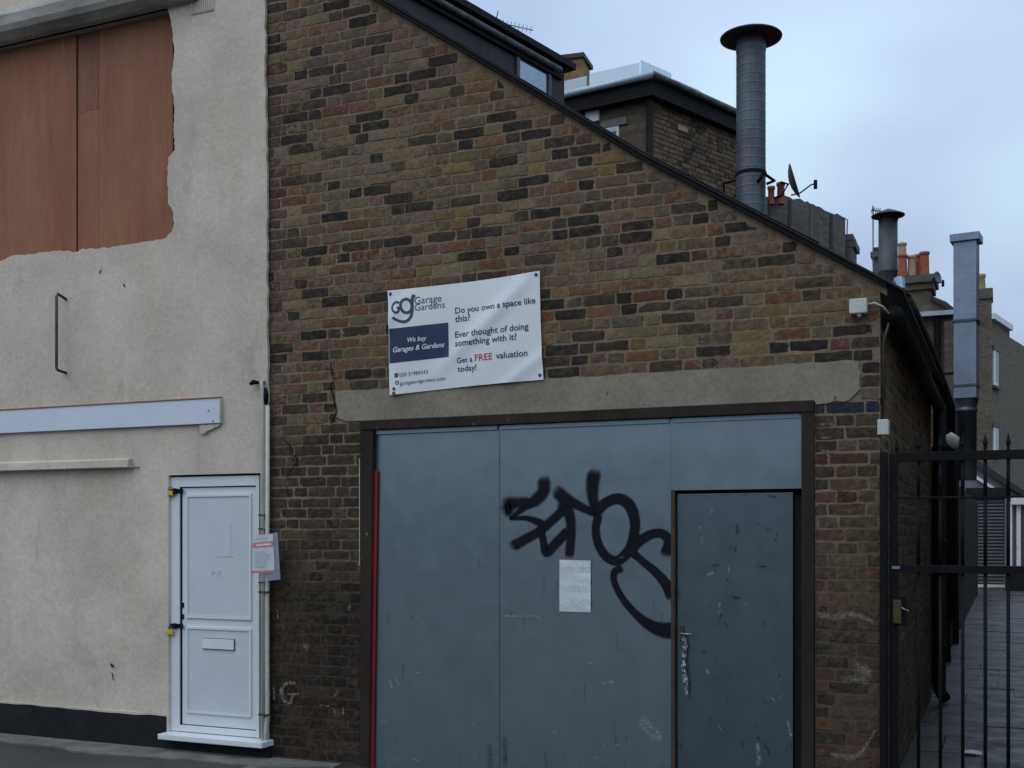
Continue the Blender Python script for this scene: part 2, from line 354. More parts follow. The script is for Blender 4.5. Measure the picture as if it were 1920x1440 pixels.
# ------------------------------------------------------------------ brick pieces
def brick_geo(o_, u, n, L, h, rng, rough=1.0, dpt=.016):
    """one weathered brick face; centre o_, along u, facing n"""
    u = Vector(u); n = Vector(n); nx = 5 if L > .15 else 3; nz = 3
    V = []; ids = {}
    for j in range(nz + 1):
        for i in range(nx + 1):
            a = i / nx - .5; b_ = j / nz - .5; edge = i in (0, nx) or j in (0, nz); corner = i in (0, nx) and j in (0, nz)
            pa = a * L + rng.uniform(-1, 1) * (.0034 if edge else .006) * rough
            pb = b_ * h + rng.uniform(-1, 1) * (.0034 if edge else .003) * rough
            if corner and rng.random() < .35: pa -= math.copysign(.006, a) * rng.random(); pb -= math.copysign(.005, b_) * rng.random()
            k = (-.0012 if edge else 0) + rng.uniform(-.0012, .0012) * rough
            ids[i, j] = len(V); V.append(o_ + u * pa + Vector((0, 0, pb)) + n * k)
    Fc = [(ids[i, j], ids[i+1, j], ids[i+1, j+1], ids[i, j+1]) for j in range(nz) for i in range(nx)]
    ring = [ids[i, 0] for i in range(nx)] + [ids[nx, j] for j in range(nz)] + [ids[i, nz] for i in range(nx, 0, -1)] + [ids[0, j] for j in range(nz, 0, -1)]
    b0 = len(V); V += [V[r_] - n * dpt for r_ in ring]; k = len(ring)
    Fc += [(ring[i], b0 + i, b0 + (i+1) % k, ring[(i+1) % k]) for i in range(k)]
    return V, Fc
def lay(spans, z0, z1, course, rng, stretch=.215, head=.1025, joint=.014, jit=.008):
    """Flemish bond: yields (u centre, z centre, L, h)"""
    k = 0; z = z0
    while z < z1:
        h = course - joint; zc_ = z + course / 2; ph = rng.uniform(0, 6)
        for (ua, ub) in spans(z, z + course):
            u_ = ua - rng.uniform(0, .02); i = k
            if k % 2: u_ -= (stretch - head) / 2 + head + joint; i = k - 1
            u_ = ua - ((ua * 7.3) % .3) - (.169 if k % 2 else 0); i = 0
            while u_ < ub:
                L = stretch if i % 2 == 0 else head
                if rng.random() < .07: L = stretch if L == head else head
                L += rng.uniform(-jit, jit); a, b_ = max(u_, ua), min(u_ + L, ub)
                if b_ - a > .035: yield ((a + b_) / 2, zc_ + rng.uniform(-.002, .002) + .0022 * sin((a + b_) * 1.3 + ph * .25), b_ - a, h + rng.uniform(-.005, .003))
                u_ += L + joint; i += 1
        z += course; k += 1
PAL = [((.138, .096, .057), 15), ((.120, .076, .046), 18), ((.136, .073, .043), 15), ((.120, .053, .032), 10), ((.052, .037, .026), 17), ((.028, .021, .017), 13),
       ((.165, .104, .044), 5), ((.022, .019, .018), 5), ((.128, .082, .057), 12), ((.096, .075, .051), 12), ((.170, .123, .075), 5)]
def pick(pal, rng):
    t = rng.uniform(0, sum(w_ for _, w_ in pal))
    for c, w_ in pal:
        t -= w_
        if t <= 0: break
    k = rng.uniform(.82, 1.18); return tuple(x * k * rng.uniform(.95, 1.05) for x in c)
def put_bricks(lst, parent, limit, rng_name='brick'):
    """lst: (verts, faces, colour, visible size); the largest `limit` become objects, the rest one joined part"""
    lst.sort(key=lambda t: -t[3])
    for V, Fc, c, _ in lst[:limit]:
        mb = MB(); mb.add(V, Fc); mb.c = [c] * len(V); ctr = sum((Vector(p) for p in V), Vector()) / len(V)
        mb.build('brick', 'brick', parent, loc=ctr)
    if lst[limit:]:
        mb = MB(); cs = []
        for V, Fc, c, _ in lst[limit:]: mb.add(V, Fc); cs += [c] * len(V)
        mb.c = cs; tag(mb.build('brickwork', 'brick', parent), kind='stuff')

# ================================================================== SETTING
g = MB(); g.add([(-400, -400, -.03), (400, -400, -.03), (400, 400, -.03), (-400, 400, -.03)], [(0, 1, 2, 3)])
tag(g.build('ground', 'asphalt'), kind='structure')
# worn concrete strip at the wall foot
edge = jag([(FX(640), -.10), (FX(560), -.33), (FX(430), -.30), (FX(250), -.42), (FX(130), -.30), (-9.5, -.26)], .12, .03)
st = MB(); loop = [(-9.5, .05)] + [(FX(640), .05)] + edge
fillpoly(loop, [], lambda a, b: Vector((a, b, -.018)), (0, 0, -.03), 'kerb_strip', 'kerb_concrete')['kind'] = 'structure'
lm = MB(); lm.prism([at(515, 1440).xy.to_3d() + Vector((0, -.10, -.026)), at(560, 1430).xy.to_3d() + Vector((0, -.16, -.026)), at(600, 1430).xy.to_3d() + Vector((0, -.14, -.026)), at(560, 1440).xy.to_3d() + Vector((0, -.40, -.026)), at(515, 1440).xy.to_3d() + Vector((0, -.52, -.026))], (0, 0, .003))
tag(lm.build('painted_line', 'kerb_concrete'), kind='structure')
# alley floor with slabs
af = MB(); af.box((-.86, .02, -.06), (1.2, 33.5, -.022)); alley = tag(af.build('alley_floor', 'cement'), kind='structure')
rr = random.Random(3); yy = .05
while yy < 31:
    L = rr.choice([.6, .65, .6, .75]); xx = -.84; off = rr.uniform(0, .5)
    while xx < 1.18:
        Wd = rr.choice([.9, .9, .75]) - off; off = 0; x1 = min(xx + max(Wd, .15), 1.19)
        dz = rr.uniform(-.004, .004); tl = rr.uniform(-.004, .004)
        s1 = MB(); a, b = Vector((xx + .003, yy + .003, 0)), Vector((x1 - .003, yy + L - .003, 0))
        s1.add([(a.x, a.y, -.03), (b.x, a.y, -.03), (b.x, b.y, -.03), (a.x, b.y, -.03), (a.x, a.y, dz - tl), (b.x, a.y, dz + tl), (b.x, b.y, dz + tl), (a.x, b.y, dz - tl)],
               [(0,3,2,1),(4,5,6,7),(0,1,5,4),(1,2,6,5),(2,3,7,6),(3,0,4,7)])
        s1.build('paving_slab', 'paving', alley); xx = x1
    yy += L

# unseen terrace added across the street: cuts low sky light, reflects in the steel
TY = -32; tt = thing('added_terrace', 'unseen brick terrace added across the street from the garage', 'terrace', (0, TY, 0))
brick_tex('brick_terrace', XU, (.13, .098, .068), (.075, .060, .046), (.115, .10, .08))
m1 = MB(); m1.box((-45, TY - 8, -.03), (40, TY, 5.2)); m1.build('wall', 'brick_terrace', tt)
m1 = MB(); m1.prism([(-45.2, TY + .3, 5.15), (-45.2, TY - 4, 7.6), (-45.2, TY - 8.3, 5.15)], (85.4, 0, 0)); m1.build('roof', 'slate', tt)
for k in range(17):
    for z0 in (.7, 3.2):
        m1 = MB(); m1.box((-43 + k * 5, TY + .002, z0), (-41.6 + k * 5, TY + .03, z0 + 1.7)); m1.build('window', 'house_glass', tt)

# ================================================================== BRICK GARAGE
XL, XR = -5.01, FX(1650)
VERGE = [(-5.2, 6.14), (-4.03, 5.345), (-3.43, 4.93), (-2.12, 4.0), (-.96, 3.27), (XR + .04, 3.07)]
def verge_z(x):
    for (a, za_), (b, zb_) in zip(VERGE, VERGE[1:]):
        if x <= b: return za_ + (zb_ - za_) * (x - a) / (b - a)
    return VERGE[-1][1]
def verge_x(z):      # x where the verge comes down to height z
    for (a, za_), (b, zb_) in zip(VERGE, VERGE[1:]):
        if zb_ <= z <= za_: return a + (z - za_) / (zb_ - za_) * (b - a)
    return XR + 9 if z < VERGE[-1][1] else VERGE[0][0]
OX0, OX1, OZ = FX(676), FX(1528), 2.42           # doorway
LX0, LX1, LZ = FX(630), FX(1612), 2.63           # lintel
garage = thing('brick_garage', 'old brick garage with sloping gable, grey steel front and small steel door', 'garage', ((XL + XR) / 2, 0, 0))
outer = [(XL, -.06), (OX0, -.06), (OX0, OZ), (OX1, OZ), (OX1, -.06), (XR, -.06), (XR, verge_z(XR) - .04)] + [(x, z - .03) for x, z in VERGE[-2:0:-1]] + [(XL, verge_z(XL) - .03)]
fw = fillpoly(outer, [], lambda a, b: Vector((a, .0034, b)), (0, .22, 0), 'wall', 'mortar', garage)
def front_spans(za_, zb_):
    zm = (za_ + zb_) / 2; r_ = min(XR - .004, verge_x(zb_ + .015))
    if r_ < XL + .05: return []
    if zm < OZ: return [(XL, OX0 - .004), (OX1 + .004, r_)]
    if zm < LZ: return [(XL, LX0 - .008), (LX1 + .010, r_)]
    return [(XL, r_)]
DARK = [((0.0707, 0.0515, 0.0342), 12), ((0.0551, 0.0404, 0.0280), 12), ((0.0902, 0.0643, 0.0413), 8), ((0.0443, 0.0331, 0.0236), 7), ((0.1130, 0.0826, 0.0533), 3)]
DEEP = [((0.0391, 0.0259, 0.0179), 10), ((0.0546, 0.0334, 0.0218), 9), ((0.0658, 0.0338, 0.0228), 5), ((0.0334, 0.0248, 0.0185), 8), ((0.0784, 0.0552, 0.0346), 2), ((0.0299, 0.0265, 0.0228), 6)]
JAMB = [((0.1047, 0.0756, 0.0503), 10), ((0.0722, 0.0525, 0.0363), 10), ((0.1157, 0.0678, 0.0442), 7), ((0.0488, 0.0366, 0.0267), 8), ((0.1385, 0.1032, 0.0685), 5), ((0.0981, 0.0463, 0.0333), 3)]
rb = random.Random(11); bricks = []
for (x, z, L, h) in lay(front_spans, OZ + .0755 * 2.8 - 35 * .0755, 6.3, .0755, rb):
    px, py, d = to_px((x, 0, z)); inframe = -40 < py < 1480
    if not inframe and z > 5.9: continue
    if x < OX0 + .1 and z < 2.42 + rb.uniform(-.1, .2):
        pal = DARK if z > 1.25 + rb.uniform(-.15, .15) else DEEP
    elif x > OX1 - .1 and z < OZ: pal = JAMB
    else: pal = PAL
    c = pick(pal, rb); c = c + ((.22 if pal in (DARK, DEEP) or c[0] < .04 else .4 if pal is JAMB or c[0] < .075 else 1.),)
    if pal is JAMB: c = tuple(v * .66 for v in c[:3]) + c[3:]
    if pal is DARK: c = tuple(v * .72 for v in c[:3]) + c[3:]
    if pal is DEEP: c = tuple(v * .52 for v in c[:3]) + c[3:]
    if x > OX1 and OZ - .105 < z < OZ - .0: c = (.020, .026, .045, .1)      # blue engineering bricks under the lintel end
    if x < XL + .14 and z > 2.4: c = tuple(v * .7 for v in c[:3]) + c[3:]
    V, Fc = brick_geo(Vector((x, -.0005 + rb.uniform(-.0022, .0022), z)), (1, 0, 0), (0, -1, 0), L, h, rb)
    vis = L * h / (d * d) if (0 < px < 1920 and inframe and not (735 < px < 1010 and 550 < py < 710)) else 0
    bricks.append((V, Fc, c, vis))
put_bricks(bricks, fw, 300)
# lintel with ragged ends and a smeared top edge
lo_ = jag([(LX0, LZ), (LX0 - .005, OZ + .03), (LX0 + .09, OZ - .005)], .04, .006) + [(OX1 - .005, OZ - .004)] + jag([(OX1 + .01, OZ - .03), (LX1 - .06, OZ - .015), (LX1 + .004, OZ + .05), (LX1, LZ + .002)], .03, .008) + jag([(LX1, LZ + .01), (LX0, LZ)], .07, .006)[1:-1]
fillpoly(lo_, [], lambda a, b: Vector((a, -.008, b)), (0, .10, 0), 'lintel', 'concrete', garage)
# verge: cement fillet, bargeboard, roof
fi = jag([(x, z - .02) for x, z in VERGE], .07, .004); fillpoly(fi + [(x, z - .062 + R.uniform(-.030, .026)) for x, z in reversed(fi)], [], lambda a, b: Vector((a, .0012, b)), (0, .03, 0), 'verge_mortar', 'mortar', garage)
bb = MB(); n_ = len(VERGE)
for (a, za_), (b, zb_) in zip(VERGE, VERGE[1:]): bb.prism([(a, -.035, za_ - .020), (b, -.035, zb_ - .020), (b, -.035, zb_ + .010), (a, -.035, za_ + .010)], (0, .05, 0))
bb.build('bargeboard', 'black_timber', garage)
rf = MB()
for k in range(14):                      # overlapping sheet courses down the slope
    pass
for i, ((a, za_), (b, zb_)) in enumerate(zip(VERGE, VERGE[1:])):
    b2 = b + (.09 if i == len(VERGE) - 2 else .0); zb2 = zb_ - (.06 if i == len(VERGE) - 2 else 0)
    rf.prism([(a, -.05, za_ + .012), (b2, -.05, zb2 + .012), (b2, -.05, zb2 + .024), (a, -.05, za_ + .024)], (0, 4.9, 0))
rf.build('roof', 'slate', garage)
for k in range(7):                        # verge slates
    t0 = -4.9 + k * .55; t1 = t0 + .57
    m1 = MB(); m1.prism([(t0, -.058, verge_z(t0) + .026), (t1, -.058, verge_z(t1) + .029), (t1, -.058, verge_z(t1) + .035), (t0, -.058, verge_z(t0) + .032)], (0, .55, 0)); m1.build('verge_slate', 'slate', garage)
# side wall along the alley
sw = MB(); sw.box((XR - .20, .228, -.06), (XR - .0022, 4.85, 2.98)); swall = sw.build('side_wall', 'mortar', garage)
rs_ = random.Random(5); side = []
for (y, z, L, h) in lay(lambda a, b: [(.005, 4.83)], -.06, 2.9, .0755, rs_):
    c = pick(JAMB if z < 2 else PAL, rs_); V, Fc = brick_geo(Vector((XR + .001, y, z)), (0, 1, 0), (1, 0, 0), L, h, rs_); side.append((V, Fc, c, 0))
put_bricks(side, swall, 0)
# timber frame of the doorway
for (x0, x1, x2, nm) in ((676, 701, 693, 'frame_post'), (1502, 1528, 1526, 'frame_post')):
    m1 = MB(); m1.prism([(FX(x0) + .003, -.012, -.06), (FX(x2), -.012, -.06), (FX(x1), -.012, OZ - .075), (FX(x0) + .003, -.012, OZ - .075)], (0, .11, 0)); m1.build(nm, 'dark_timber', garage, bevel=.004)
m1 = MB(); m1.box((OX0 + .003, -.018, OZ - .073), (OX1 - .003, .10, OZ - .006)); m1.build('frame_head', 'dark_timber', garage, bevel=.004)
m1 = MB(); m1.prism([(FX(692, .012), .012, -.04), (FX(700, .012), .012, -.04), (FX(708, .012), .012, FZ(705, 882)), (FX(699, .012), .012, FZ(705, 882))], (0, .005, 0)); m1.build('red_strip', 'red_paint', garage)
m1 = MB(); m1.box((FX(674.2), -.006, FZ(672, 1060)), (FX(675.4), -.003, FZ(672, 860))); m1.build('edge_bead', 'white_pipe', garage)
# steel sheets
PY = .032
def sheet(x0, x1, zb_, zt, yoff=0):
    m1 = MB(); m1.box((x0, PY + yoff, zb_), (x1, PY + yoff + .012, zt)); return m1.build('steel_panel', 'steel_panel', garage, bevel=.0015)
PT = OZ - .0745
xa, xb, xc_, xd = FX(697, PY), FX(937, PY), FX(1259, PY), FX(1504, PY)
DZ = FZ(1380, 918, PY)
p1 = sheet(xa, xb + .02, -.05, PT); p2 = sheet(xb, xc_, -.05, PT, -.0045); p3 = sheet(xc_ - .004, xd, DZ, PT - .002, -.008)
for (x0, x1) in ((xa, xb), (xb + .01, xc_), (xc_ + .01, xd)):
    m1 = MB(); m1.box((x0, PY - .016, PT - .030), (x1 - .012, PY - .010, PT - .0)); m1.build('top_flashing', 'steel_panel', garage, bevel=.001)
for x0 in (xb - .004, xc_ - .006):
    m1 = MB(); m1.box((x0, PY - .0105, -.05 if x0 < xc_ - .1 else DZ), (x0 + .005, PY - .002, PT - .031)); m1.build('panel_seam', 'steel_panel', garage, bevel=.0015)
# steel door leaf + its dark frame
dx0, dx1 = FX(1270, .06), FX(1487, .06)
m1 = MB(); m1.box((xc_, .020, -.05), (xc_ + .022, .085, DZ - .004)); m1.build('door_jamb', 'rust_edge', garage)
m1 = MB(); m1.box((dx1 + .004, .075, -.05), (FX(1502) - .001, .12, DZ - .004)); m1.build('door_jamb', 'black_timber', garage)
m1 = MB(); m1.box((xc_ + .022, .075, DZ - .035), (FX(1502), .12, DZ - .004)); m1.build('door_head', 'black_timber', garage)
m1 = MB(); m1.box((dx0, .055, -.03), (dx1, .085, DZ - .022)); mdoor = m1.build('metal_door', 'steel_door', garage, bevel=.002)
hx, hz = FX(1279, .05), FZ(1279, 1187, .05)
m1 = MB(); m1.box((hx - .014, .049, hz - .07), (hx + .014, .055, hz + .05)); m1.build('handle_plate', 'rust_steel', mdoor, bevel=.002)
m1 = MB(); m1.tube([(hx, .055, hz), (hx, .012, hz), (hx + .008, .004, hz), (hx + .075, .004, hz - .004)], .007); m1.build('handle', 'foil', mdoor, smooth=True)
m1 = MB(); m1.box((xa - .0, .10, -.06), (xd, .2, PT)); m1.build('backing', 'black_timber', garage)
# hanging foil strip
rf_ = random.Random(2); pts = []; m1 = MB(); V = []
hz2 = FZ(1285, 1302, .05); N = 22
for i in range(N + 1):
    t = i / N; cx_ = hx + .012 + .02 * t + .006 * sin(t * 9) ; wd = .017 * (1.0 if t < .9 else .7) * rf_.uniform(.6, 1.2); zz = hz - .01 + (hz2 - hz) * t
    for a in (-1, -.3, .4, 1): V.append((cx_ + wd * a, .02 + rf_.uniform(-.008, .008) + .008 * abs(a), zz + rf_.uniform(-.004, .004)))
m1.add(V, [(4*i + j, 4*i + j + 1, 4*i + j + 5, 4*i + j + 4) for i in range(N) for j in range(3)])
tag(m1.build('foil_strip', 'foil'), 'crumpled silver foil strip hanging from the steel door handle', 'foil')

# painted strokes: soft ribbons a hair in front of their surface
ST = [0]
def stroke(pts, Y, mat, parent, name, soft=.35, dense=6, plane=None, startfade=.25):
    """pts (px x, px y, px width); laid on the plane Y"""
    ST[0] += 1; Yp = Y - .0012 - .00025 * (ST[0] % 24)
    P = []
    n = len(pts)
    for i in range(n - 1):
        p0, p1_, p2_, p3_ = [Vector(pts[max(0, min(n - 1, j))]) for j in (i - 1, i, i + 1, i + 2)]
        for k in range(dense):
            t = k / dense; P.append(.5 * ((2*p1_) + (p2_ - p0) * t + (2*p0 - 5*p1_ + 4*p2_ - p3_) * t*t + (3*p1_ - p0 - 3*p2_ + p3_) * t**3))
    P.append(Vector(pts[-1])); V = []; A = []; K = (-1, -1 + soft, -.3, .3, 1 - soft, 1)
    # extend the ends so they round off softly
    d0 = (P[0] - P[1]).normalized() * P[0].z * .4; d1 = (P[-1] - P[-2]).normalized() * P[-1].z * .4
    P = [Vector((P[0].x + d0.x, P[0].y + d0.y, P[0].z * .7))] + P + [Vector((P[-1].x + d1.x, P[-1].y + d1.y, P[-1].z * .7))]
    for i, p in enumerate(P):
        q = P[min(i + 1, len(P) - 1)] - P[max(i - 1, 0)]; nrm = Vector((-q.y, q.x)); nrm = nrm.normalized() if nrm.length else Vector((0, 1))
        endf = 0 if i in (0, len(P) - 1) else (.85 if i in (1, len(P) - 2) else 1)
        for a in K:
            x_, y_ = p.x + nrm.x * p.z * .5 * a, p.y + nrm.y * p.z * .5 * a
            V.append(at(x_, y_, Yp)); A.append(endf * (0 if abs(a) == 1 else (1. if abs(a) < .5 else .97)))
    m1 = MB(); k = len(K); m1.add(V, [(k*i + j, k*i + j + 1, k*i + k + j + 1, k*i + k + j) for i in range(len(P) - 1) for j in range(k - 1)])
    o = m1.build(name, mat, parent); at_ = o.data.attributes.new('cover', 'FLOAT', 'POINT')
    for i, a in enumerate(A): at_.data[i].value = a
    return o
def Zm(x, y): return 900 + x / 2.4, 840 + y / 2.4
def zs(*pts): return [(*Zm(x, y), w_ / 2.4 * 1.5) for x, y, w_ in pts]
GY = PY - .0045
for s_, sf in ((zs((287,150,48),(285,195,46),(250,235,44),(200,268,26),(135,318,12)), .5), (zs((125,250,52),(170,248,46),(215,240,36)), .7), (zs((125,260,60),(130,295,40)), .9),
          (zs((140,318,14),(210,316,20),(265,335,30),(290,352,30)), .5), (zs((385,268,34),(330,320,34),(265,375,34),(205,410,36),(155,438,40)), .45),
          (zs((272,362,24),(285,420,26),(298,472,30),(340,430,34),(392,375,34)), .35), (zs((372,250,46),(402,300,38),(410,380,32),(405,440,32),(402,478,34)), .4),
          (zs((350,200,48),(385,228,44),(440,258,34),(512,292,28)), .45), (zs((512,118,50),(505,170,46),(508,230,38),(522,290,30)), .45),
          (zs((522,292,34),(560,250,36),(620,228,38),(672,258,40),(696,330,36),(690,400,34),(668,462,36),(620,506,34),(572,492,32),(535,440,30),(520,370,28),(530,310,30)), .3),
          (zs((838,470,40),(850,420,36),(820,386,32),(770,388,32),(716,420,34),(686,462,32),(720,500,26),(790,558,30),(835,610,36),(862,660,44)), .3),
          (zs((632,542,26),(604,560,24),(606,610,22),(650,690,24),(712,758,28),(770,800,40),(820,818,50),(856,822,56)), .3)):
    stroke(s_, GY, 'spray', p2, 'graffiti', soft=sf)
for s_ in (zs((1155,345,14),(1158,380,24)), zs((1140,672,18),(1165,676,16)), zs((1260,532,14),(1285,534,12)), zs((1005,915,16),(1012,925,14)), zs((1045,528,10),(1072,524,8)), zs((1300,215,10),(1330,220,10))):
    stroke(s_, .055, 'smudge', mdoor, 'smudge', soft=.9)
for s_ in (zs((1020,575,14),(1050,560,12)), zs((1310,1120,10),(1330,1140,8)), zs((1350,1125,10),(1365,1105,8)), zs((1250,1330,16),(1255,1420,20)), zs((1385,1230,12),(1400,1300,14))):
    stroke(s_, .055, 'scuff', mdoor, 'scuff_mark', soft=.8)
for s_ in (zs((545,1060,14),(600,1050,10)), zs((480,965,8),(520,970,8)), zs((110,755,8),(180,757,9),(255,756,6)), zs((730,1230,40),(800,1300,50))):
    stroke(s_, GY, 'scuff', p2, 'scuff_mark', soft=.8)
for s_ in ([(730, 1275, 8), (735, 1290, 6)], [(742, 1272, 5), (748, 1285, 5)]): stroke(s_, PY, 'scuff', p1, 'scuff_mark', soft=.7)
for s_ in (zs((110,1310,26),(112,1420,40)), zs((40,1340,30),(42,1430,40))): stroke(s_, GY, 'stain', p2, 'stain', soft=.95)
rsc = random.Random(31)
for k in range(46):                       # knocks, splashes and drips on the sheets
    x_ = rsc.uniform(715, 1250); y_ = 1440 - 420 * rsc.random() ** 1.6; par = p1 if x_ < 930 else p2; dk = rsc.random() < .45
    if dk: pts_ = [(x_, y_, rsc.uniform(3, 7)), (x_ + rsc.uniform(-2, 2), y_ + rsc.uniform(6, 40), rsc.uniform(2, 5))]
    else: pts_ = [(x_, y_, rsc.uniform(2, 5)), (x_ + rsc.uniform(-10, 12), y_ + rsc.uniform(-6, 8), rsc.uniform(2, 6))]
    stroke(pts_, PY if par is p1 else GY, 'stain' if dk else 'scuff', par, 'stain' if dk else 'scuff_mark', soft=.8, dense=3)
for k in range(22):
    x_ = rsc.uniform(1278, 1480); y_ = rsc.uniform(940, 1430); dk = rsc.random() < .6
    stroke([(x_, y_, rsc.uniform(3, 9)), (x_ + rsc.uniform(-6, 6), y_ + rsc.uniform(2, 14), rsc.uniform(2, 7))], .055, 'smudge' if dk else 'scuff', mdoor, 'smudge' if dk else 'scuff_mark', soft=.85, dense=3)
# chalk letters and old paint runs on the brick by the white door
for s_ in ([(553, 1281, 7), (540, 1280, 8), (530, 1288, 9), (528, 1300, 10), (535, 1316, 9), (541, 1321, 8), (547, 1312, 7), (549, 1302, 6), (540, 1302, 5), (560, 1301, 5)], [(514, 1284, 6), (514, 1312, 6)]):
    stroke(s_, -.006, 'chalk', garage, 'chalk_mark', soft=.5)
for s_ in ([(625, 1306, 5), (632, 1300, 4), (634, 1294, 4)], [(627, 1330, 5), (628, 1338, 5)], [(643, 1327, 4), (644, 1340, 4)], [(655, 1137, 9), (656, 1143, 8)], [(520, 1145, 5), (521, 1160, 4)], [(600, 1323, 4), (618, 1324, 4)], [(571, 1210, 10), (576, 1216, 12)]):
    stroke(s_, -.006, 'chalk', garage, 'chalk_mark', soft=.7)
for s_ in ([(1535, 1152, 16), (1560, 1158, 18), (1600, 1152, 14), (1635, 1166, 12)], [(1605, 1250, 26), (1630, 1262, 24)], [(1580, 1275, 16), (1612, 1272, 18), (1625, 1280, 14)], [(1560, 1415, 14), (1600, 1420, 14), (1620, 1405, 10), (1640, 1370, 8)], [(1538, 796, 6), (1562, 795, 6)], [(1541, 821, 6), (1558, 820, 6)], [(1540, 845, 6), (1565, 846, 6)]):
    stroke(s_, -.006, 'limewash', garage, 'limewash_patch', soft=.8)
# settlement crack running down from the banner past the lintel end
for s_ in ([(620, 680, 1.6), (621, 694, 2.4), (627, 712, 1.6), (620, 724, 2.6), (626, 748, 2.8), (630, 772, 3), (624, 790, 2), (620, 808, 1.2)], [(534, 825, 1.5), (544, 838, 2.2), (545, 850, 1.4), (556, 858, 3), (556, 868, 2.6), (547, 880, 1.2), (536, 900, 1.5), (538, 918, 1.8), (541, 932, 1)]):
    stroke(s_, -.0085, 'crack', garage, 'crack', soft=.2)
# gutter, rainwater pipe, corner conduit
m1 = MB(); m1.tube([(XR + .075, .02, 2.90), (XR + .075, 4.8, 2.84)], .055, 12); m1.build('gutter', 'black_paint', garage, smooth=True)
for k in range(5):
    m1 = MB(); m1.box((XR, .25 + k * 1.05, 2.86), (XR + .14, .28 + k * 1.05, 2.875)); m1.build('gutter_bracket', 'black_paint', garage)
dpx = (XR + .085, 4.70); m1 = MB(); m1.tube([(dpx[0], dpx[1], 2.86), (dpx[0], dpx[1], .12), (dpx[0] + .05, dpx[1] - .08, .05)], .058, 12); m1.build('downpipe', 'black_paint', garage, smooth=True)
for zz in (.5, 1.5, 2.4):
    m1 = MB(); m1.lathe((dpx[0], dpx[1], zz), [(.06, 0), (.072, .005), (.072, .05), (.06, .055)], 14); m1.build('pipe_clip', 'black_paint', garage)
cxx = FX(1659, .03); m1 = MB(); m1.tube([(XR + .014, .03, FZ(1659, 812)), (XR + .014, .03, FZ(1659, 640)), (XR + .05, .03, FZ(1659, 600)), (XR + .10, .10, FZ(1659, 585))], .009, 8); m1.build('conduit', 'rust_steel', garage, smooth=True)
m1 = MB(); m1.tube([(FX(1625), -.02, FZ(1625, 572)), (FX(1640), -.02, FZ(1640, 569)), (FX(1655), -.015, FZ(1655, 575)), (XR + .05, .02, FZ(1660, 588))], .006, 8); m1.build('cable', 'white_pipe', garage, smooth=True)

# ================================================================== RENDERED BUILDING
rend = thing('rendered_building', 'cream rendered building with boarded window and white door', 'building', (-7.2, 0, 0))
RY = -.035
edge_r = jag([(FX(501, RY), -.03), (FX(501, RY), 2.78), (FX(500.5, RY), 4.0), (FX(497, RY), 4.9), (FX(494, RY), 6.7)], .06, .007)
win_px = [(314, -90), (316, 0), (321, 40), (327, 97), (323, 130), (322, 160), (327, 200), (326, 250), (327, 282), (315, 296), (314, 340), (316, 383), (324, 396), (326, 418), (322, 434), (311, 446), (303, 449), (260, 455), (217, 462), (185, 466), (155, 466), (145, 472), (135, 474), (128, 470), (108, 470), (60, 476), (22, 480), (0, 490)]
whole = [(FX(x, RY), FZ(x, y, RY)) for x, y in win_px] ; wl_z = FZ(0, 490, RY)
whole = whole + [(-8.6, wl_z - .01), (-8.6, 5.62), (whole[0][0], 5.62)]
whole = [p for p in whole if p[1] <= 5.621]; nw = len(whole) - 3; whole = jag(whole[:nw], .025, .006, rng=random.Random(14)) + whole[nw:]
DX0, DX1, DZT = FX(316, RY), FX(489, RY), FZ(400, 889, RY)
LGZ = FZ(248, 865, RY)
door_hole = [(DX0, -.03), (DX0, DZT), (DX1, DZT), (DX1, -.03)]
rec = [(-8.7, .24), (FX(262, RY), .24), (FX(263, RY), LGZ - .045), (-8.7, LGZ - .045)]
outer = [(-9.6, -.03), (DX0, -.03), (DX0, DZT), (DX1, DZT), (DX1, -.03)] + edge_r + [(-9.6, 6.7)]
rw = fillpoly(outer, [whole[::-1], rec], lambda a, b: Vector((a, RY, b)), (0, .025, 0), 'render_wall', 'render', rend)
m1 = MB(); m1.add([(-9.6, RY + .027, -.03), (DX0 - .002, RY + .027, -.03), (DX0 - .002, RY + .027, LGZ + .03), (-9.6, RY + .027, LGZ + .03)], [(0, 1, 2, 3)])
m1.prism([(-9.6, RY + .012, .2), (FX(262, RY) + .01, RY + .012, .2), (FX(262, RY) + .01, RY + .012, LGZ), (-9.6, RY + .012, LGZ)], (0, .012, 0)); m1.build('blocked_window', 'render', rend)
m1 = MB(); m1.box((-9.6, .20, -.03), (XL - .05, .5, 7)); m1.build('core', 'cement', rend)
m1 = MB(); m1.box((XL - .16, RY + .0255, 2.3), (XL + .0, .18, 6.7)); m1.build('return_wall', 'cement', rend)
# boards in the window
BY = .045
def board(x0, x1, z0, z1, y): m1 = MB(); m1.box((x0, y, z0), (x1, y + .018, z1)); return m1.build('board', 'board', rend, bevel=.001)
bz0 = FZ(320, 480, BY) - .12
board(-8.55, FX(144, BY), bz0 - .3, 5.66, BY - .008); board(FX(146, BY), FX(184, BY), FZ(165, 208, BY), 5.66, BY + .004).data.materials[0] = MAT['board_dark']; board(FX(146, BY), FX(185, BY), bz0, FZ(165, 208, BY) - .003, BY + .001); board(FX(185.5, BY), FX(324, BY), bz0, 5.66, BY)
m1 = MB(); m1.box((-8.6, BY + .02, bz0 - .3), (FX(330, BY), .19, 5.66)); m1.build('recess_lining', 'cement', rend)
